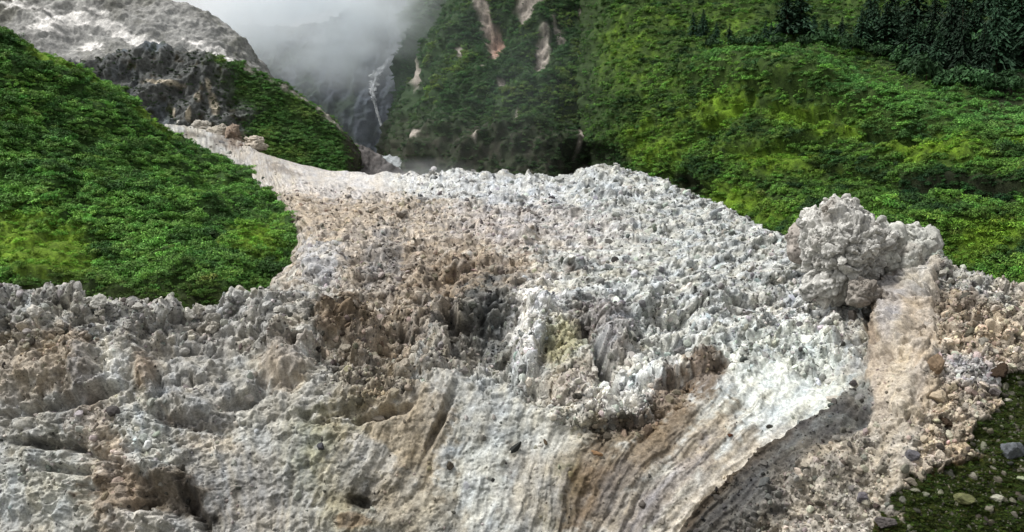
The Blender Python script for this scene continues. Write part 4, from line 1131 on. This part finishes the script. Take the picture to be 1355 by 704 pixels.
# conifers ------------------------------------------------------
def conifer_meshes(i):
    r = np.random.default_rng(800 + i)
    V, Fq, C = [], [], []
    nw = 26
    k = 0
    for a in range(nw):
        t = a / (nw - 1)
        z = .16 + .82 * t
        L = (.24 * (1 - t) ** .8 + .018) * r.uniform(.75, 1.15)
        nb_ = 11 if t < .7 else 7
        for b in range(nb_):
            if r.random() < .12:
                continue
            an = r.uniform(0, 6.28)
            l_ = L * r.uniform(.6, 1.15)
            d = np.array([math.cos(an), math.sin(an), 0]); s = np.array([-math.sin(an), math.cos(an), 0])
            for sgm in range(3):            # sprays along the branch
                x0, x1 = l_ * (sgm / 3), l_ * ((sgm + 1) / 3 + .06)
                dz0, dz1 = -.28 * x0 - .5 * x0 * x0 / .24, -.28 * x1 - .5 * x1 * x1 / .24
                w_ = .032 * (1 - .25 * sgm) * (1 - .5 * t) * r.uniform(.7, 1.3)
                tw = r.uniform(-.02, .02)
                c0 = d * x0 + np.array([0, 0, z + dz0]); c1 = d * x1 + np.array([0, 0, z + dz1])
                V += [c0, c0 * .4 + c1 * .6 + s * w_ + [0, 0, -.02 + tw], c1, c0 * .4 + c1 * .6 - s * w_ + [0, 0, -.02 - tw]]
                Fq.append([k, k + 1, k + 2, k + 3]); k += 4
                C += [[r.uniform(.6, 1.4)] * 3] * 4
    crown = raw_mesh(f"conifer_crown_{i}", np.array(V), np.array(Fq), np.array(C), smooth=False)
    crown.materials.append(M_LEAF_O)
    tv, tf = [], []
    rings = 7
    for a in range(rings):
        t = a / (rings - 1)
        rr = .016 * (1 - t) + .002
        for b in range(8):
            an = b / 8 * 6.283
            tv.append((rr * math.cos(an) + .004 * math.sin(t * 7), rr * math.sin(an), t * .99))
    for a in range(rings - 1):
        for b in range(8):
            tf.append((a * 8 + b, a * 8 + (b + 1) % 8, a * 8 + 8 + (b + 1) % 8, a * 8 + 8 + b))
    trunk = raw_mesh(f"conifer_trunk_{i}", np.array(tv), np.array(tf), smooth=True)
    trunk.materials.append(M_BARK)
    return crown, trunk
CON = [conifer_meshes(i) for i in range(4)]

rpx, rpy, rd = proj(RIGHT_S['p'].reshape(-1, 3))
def tree(px, py, hpx, label, group, k, tint=(34, 58, 40)):
    i = int(np.argmin((rpx - px) ** 2 + (rpy - py) ** 2))
    d = rd[i]
    H = hpx * d / F
    e = bpy.data.objects.new("conifer_tree", None)
    COL.objects.link(e)
    e.location = RIGHT_S['p'].reshape(-1, 3)[i] - np.array([0, 0, .4])
    e.rotation_euler = (random.uniform(-.03, .03), random.uniform(-.03, .03), random.uniform(0, 6.28))
    wd = random.uniform(.95, 1.7); H *= random.uniform(.65, 1.2)
    e.scale = (H * wd, H * wd, H)
    e['label'] = label; e['category'] = "tree"
    if group:
        e['group'] = group
    cr = bpy.data.objects.new("crown", CON[k % 4][0]); tr = bpy.data.objects.new("trunk", CON[k % 4][1])
    for o in (cr, tr):
        COL.objects.link(o); o.parent = e
    cr.color = (*(lin(tint) * random.uniform(.7, 1.7)), 1)
    tr.color = (*lin((70, 58, 46), .8), 1)

GROVE = "conifers of the dark grove at the top of the mountainside"
LINE = "conifers lining the bench"
k = 0
for (x, y, h) in [(918, 48, 34), (930, 50, 38), (948, 56, 36), (966, 52, 30), (1012, 54, 44), (1020, 50, 34), (1058, 48, 56), (1040, 50, 48), (1078, 46, 34), (1096, 54, 40), (1112, 50, 34)]:
    tree(x, y, h, "dark conifer in the loose line above the shrub covered bench", LINE, k); k += 1
tree(1042, 52, 62, "tallest slender conifer of the loose line above the bench", LINE, k)
for (x, y, h) in [(1140, 62, 64), (1156, 58, 60), (1172, 66, 66), (1186, 62, 70), (1200, 74, 66), (1216, 84, 72), (1232, 70, 78), (1150, 40, 60), (1180, 36, 60), (1210, 40, 70), (1240, 94, 64), (1256, 80, 84), (1272, 92, 80), (1288, 84, 92), (1300, 98, 84), (1318, 90, 96), (1334, 98, 96), (1348, 88, 100), (1262, 50, 70), (1290, 45, 80), (1320, 50, 86), (1350, 50, 90), (1366, 96, 96), (1236, 40, 60), (1305, 20, 70), (1340, 15, 70), (1275, 15, 60)]:
    tree(x, y, h, "dark conifer crowded in the grove at the top of the mountainside", GROVE, k, (32, 54, 36)); k += 1

for (x, y, w) in [(1128, 70, 26), (1164, 76, 30), (1190, 88, 28), (1208, 100, 34), (1226, 108, 34), (1246, 118, 30), (1262, 112, 30), (1284, 118, 34), (1310, 122, 32), (1340, 124, 36), (1148, 50, 24), (1176, 50, 24), (1222, 60, 30), (1248, 66, 30), (1276, 70, 34), (1326, 70, 34), (1085, 62, 24), (1060, 64, 26), (1000, 62, 22), (1028, 62, 20), (975, 60, 20), (940, 62, 20)]:
    i = int(np.argmin((rpx - x) ** 2 + (rpy - y) ** 2))
    sc_ = w * rd[i] / F / 1.5 * RNG.uniform(.8, 1.25)
    e = bpy.data.objects.new("broadleaf_tree", None)
    COL.objects.link(e)
    e.location = RIGHT_S['p'].reshape(-1, 3)[i] - np.array([0, 0, .1 * sc_])
    e.scale = (sc_, sc_, sc_ * RNG.uniform(1.0, 1.5))
    e.rotation_euler = (0, 0, RNG.uniform(0, 6.28))
    cr = bpy.data.objects.new("crown", bush_o[int(RNG.integers(6))]); tr = bpy.data.objects.new("trunk", CON[0][1])
    for o in (cr, tr):
        COL.objects.link(o); o.parent = e
    cr.color = (*(lin((46, 74, 42)) * RNG.uniform(.6, 1.4)), 1)
    tr.color = (*lin((70, 58, 46), .8), 1)
    tr.scale = (2, 2, .7)
    e['category'] = "tree"; e['label'] = "dark rounded broadleaf tree growing at the foot of the conifers"; e['group'] = "broadleaf trees below the conifers"

# ================================================================== WATERFALL
def waterfall():
    pts = np.array([(515, 77, 1.0), (511, 84, 1.8), (505, 90, 2.6), (499, 97, 4.4), (496, 105, 4.6), (494, 115, 3.8), (494, 124, 2.8), (495, 132, 1.8), (498, 145, 1.0), (503, 160, .8), (507, 175, .7), (509, 190, .6)], float)
    wx, wy, wdp = proj(WALL['p'].reshape(-1, 3))
    t = np.linspace(0, len(pts) - 1, 70)
    c = pchip(np.arange(len(pts)), pts, t)
    nz = RNG.normal(size=(70, 9))
    V, Fc, K = [], [], []
    for j, (x, y, w) in enumerate(c):
        i = np.argsort((wx - x) ** 2 + (wy - y) ** 2)[:14]
        d = np.median(wdp[i]) - 2.0
        for q in range(9):
            u = q / 8 * 2 - 1
            ww = 1.35 * w * (1 + .35 * nz[j, 0 if u < 0 else 8])
            V.append(P(x + u * ww, y, d - (1 - u * u) * 1.0 + .7 * nz[j // 4, q]))
            K.append(.55 + .25 * math.sin(q * 2.4 + j * .15) + .2 * nz[j // 3, q])
    for j in range(69):
        for q in range(8):
            Fc.append((j * 9 + q, j * 9 + q + 1, j * 9 + 10 + q, j * 9 + 9 + q))
    col = mixc(lin((96, 100, 106), .8) * np.ones((len(V), 3)), lin((226, 228, 230), .85), np.clip(np.array(K), 0, 1))
    me = raw_mesh("waterfall", np.array(V), np.array(Fc), col)
    me.materials.append(M_ROCKFAR)
    o = link("waterfall", me)
    md = o.modifiers.new("thick", 'SOLIDIFY'); md.thickness = .8
    o['label'] = "thin white waterfall on the misty dark headwall"; o['category'] = "waterfall"
waterfall()

# ================================================================== CLOUD IN THE VALLEY HEAD
def cloud(name, px, py, d, rx, ry, rd_, dens, nscale, label, lo=.42, hi=.62, soft=.5, seed=0, stretch=(1, 1, 1), color=(.93, .95, .97)):
    c = P(px, py, d)
    v, f = ico(3)
    me = raw_mesh(name, v, f)
    m = bpy.data.materials.new(name)
    m.use_nodes = True
    n, l = m.node_tree.nodes, m.node_tree.links
    n.remove(n["Principled BSDF"])
    pv = n.new("ShaderNodeVolumePrincipled")
    pv.inputs['Color'].default_value = (*color, 1)
    pv.inputs['Anisotropy'].default_value = 0.0
    tc = n.new("ShaderNodeTexCoord")
    ln = n.new("ShaderNodeVectorMath"); ln.operation = 'LENGTH'
    l.new(tc.outputs['Object'], ln.inputs[0])
    tx = n.new("ShaderNodeTexNoise")
    tx.inputs['Scale'].default_value = nscale
    tx.inputs['Detail'].default_value = 4
    mp = n.new("ShaderNodeMapping"); mp.inputs['Location'].default_value = (seed, seed * 2, 0)
    mp.inputs['Scale'].default_value = stretch
    l.new(tc.outputs['Object'], mp.inputs['Vector'])
    l.new(mp.outputs[0], tx.inputs['Vector'])
    fall = ramp(n, 1, 0); fall.interpolation_type = 'SMOOTHSTEP'
    fall.inputs['From Min'].default_value = 1 - soft
    fall.inputs['From Max'].default_value = 1.0
    l.new(ln.outputs['Value'], fall.inputs['Value'])
    nz = ramp(n, 0, 1); nz.interpolation_type = 'SMOOTHSTEP'
    nz.inputs['From Min'].default_value = lo
    nz.inputs['From Max'].default_value = hi
    l.new(tx.outputs['Fac'], nz.inputs['Value'])
    mu = n.new("ShaderNodeMath"); mu.operation = 'MULTIPLY'
    l.new(fall.outputs[0], mu.inputs[0]); l.new(nz.outputs[0], mu.inputs[1])
    m2 = n.new("ShaderNodeMath"); m2.operation = 'MULTIPLY'; m2.inputs[1].default_value = dens
    l.new(mu.outputs[0], m2.inputs[0])
    l.new(m2.outputs[0], pv.inputs['Density'])
    l.new(pv.outputs[0], n["Material Output"].inputs['Volume'])
    me.materials.append(m)
    o = link(name, me, kind='stuff', label=label)
    o.location = c
    o.scale = (rx * d / F, rd_, ry * d / F)
    return o
cloud("cloud", 420, 22, 830, 235, 118, 150, .034, 2.3, "bank of grey white cloud hanging in the valley head", .41, .58, .85, 3, (1, 1, .8), (.935, .972, 1.0))
cloud("cloud", 300, 20, 790, 130, 60, 90, .016, 2.2, "wisps of cloud spilling over the grey ridge", .42, .62, .85, 12, (1, 1, .8), (.985, .994, 1.0))
cloud("mist", 470, 110, 800, 170, 150, 160, .0014, 1.5, "thin blue mist below the cloud", .25, .7, .8, 8, (1, 1, 1), (.85, .93, 1.0))
cloud("mist", 200, 60, 520, 330, 130, 50, .0016, 1.3, "thin veil of mist over the grey upper slope", .25, .7, .8, 4, (1, 1, 1), (.9, .95, 1.0))
cloud("mist", 620, 110, 480, 220, 190, 60, .0012, 1.4, "faint haze before the green cliff", .2, .7, .8, 6, (1, 1, 1), (.85, .93, 1.0))
cloud("mist", 560, 228, 470, 90, 22, 40, .008, 2.0, "wisp of dust drifting over the far end of the tongue", .3, .6, .8, 5)

# ================================================================== LABELS THAT SAY WHICH ONE
LM_D = [(1120, 330, "the outcrop"), (1185, 430, "the tan slab"), (648, 425, "the dark hollow"), (795, 470, "the black cleft"), (746, 455, "the yellowish patch"), (470, 430, "the earthy brow"), (600, 235, "the hazy skyline"), (815, 222, "the humped skyline"), (400, 320, "the hill's edge"), (950, 275, "the right skyline"), (430, 240, "the far slabs"), (1290, 540, "the mossy ground"), (1050, 500, "the white scree"), (1056, 305, "the pinnacle"), (930, 500, "the brown stain"), (640, 350, "the tan rubble"), (705, 420, "the white rib"), (75, 530, "the undercut ledge"), (220, 405, "the rim lump"), (100, 388, "the rim point"), (315, 395, "the rim block"), (1275, 490, "the grey boulders"), (1225, 335, "the round boulder")]
LM_H = [(40, 320, "the lower meadow"), (340, 315, "the right meadow"), (90, 80, "the upper crest"), (240, 190, "the lower crest"), (60, 385, "the left rim"), (230, 395, "the rim lump"), (395, 300, "the hill's end"), (180, 270, "the hill's middle"), (120, 180, "the hill's shoulder")]
LM_M = [(1250, 110, "the conifer grove"), (1040, 55, "the loose conifers"), (790, 120, "the cliff corner"), (1240, 195, "the bright meadow"), (1120, 280, "the outcrop"), (1270, 245, "the dark bank"), (960, 150, "the high meadow"), (930, 255, "the rubble skyline"), (1080, 110, "the fern bench"), (1080, 160, "the middle meadow"), (1330, 330, "the lower slope"), (880, 190, "the grassy buttress")]
LM_T = [(1120, 60, "the grove's end"), (1200, 75, "the grove's middle"), (1280, 90, "the densest trees"), (1345, 95, "the frame's edge"), (1300, 30, "the upper skyline"), (1042, 40, "the tallest conifer"), (950, 50, "the line's end"), (1100, 52, "the grove's gap")]
KIND = {"blocks on the upper tongue": ("rubble block", LM_D), "tan blocks on the tongue": ("tan rubble block", LM_D), "whitish blocks above the scarp": ("whitish crumbly block", LM_D), "brown blocks along the brow": ("earthy block", LM_D), "crag blocks on the rim": ("grey crag block", LM_D), "boulders on the tan scree": ("loose scree boulder", LM_D),
        "large shrubs on the near hillside": ("hillside shrub", LM_H), "leafy shrubs on the bench": ("leafy bench shrub", LM_M), "shrubs on the lower mountainside": ("lower slope shrub", LM_M), GROVE: ("grove conifer", LM_T), LINE: ("line conifer", LM_T), "broadleaf trees below the conifers": ("rounded broadleaf tree", LM_T)}
def way(dx, dy):
    r = math.hypot(dx, dy)
    if r < 9:
        return "on"
    q = "just " if r < 30 else "" if r < 75 else "well "
    a = math.degrees(math.atan2(-dy, dx)) % 360
    return q + ("right of", "above right of", "above", "above left of", "left of", "below left of", "below", "below right of")[int((a + 22.5) // 45) % 8]
members = {}
for o in COL.objects:
    if o.parent is None and o.get('group') in KIND:
        x, y, d = proj(np.array(o.location[:]))
        c = o.color if o.type == 'MESH' else o.children[0].color
        members.setdefault(o['group'], []).append([o, x, y, max(o.scale) / d, c[0] * .3 + c[1] * .6 + c[2] * .1])
byl = {}
for g, ms in members.items():
    noun, lm = KIND[g]
    ss, tt = np.array([m[3] for m in ms]), np.array([m[4] for m in ms])
    for o, x, y, s_, t_ in ms:
        size = ("small", "medium", "large")[int((s_ > np.quantile(ss, .35)) + (s_ > np.quantile(ss, .8)))]
        tone = ("dark", "", "light")[int((t_ > np.quantile(tt, .25)) + (t_ > np.quantile(tt, .75)))]
        l = min(lm, key=lambda q: (q[0] - x) ** 2 + (q[1] - y) ** 2)
        o['label'] = " ".join(f"{size} {tone} {noun} {way(x - l[0], y - l[1])} {l[2]}".split())
        byl.setdefault(o['label'], []).append((x, o))
for lab, ms in byl.items():                      # a few that are alike: by their order
    if 2 <= len(ms) <= 4:
        ms.sort(key=lambda q: q[0])
        words_ = {2: ("leftmost of two", "rightmost of two"), 3: ("leftmost of three", "middle of three", "rightmost of three"), 4: ("leftmost of four", "second of four", "third of four", "rightmost of four")}[len(ms)]
        for (x, o), wd_ in zip(ms, words_):
            o['label'] = lab + ", " + wd_
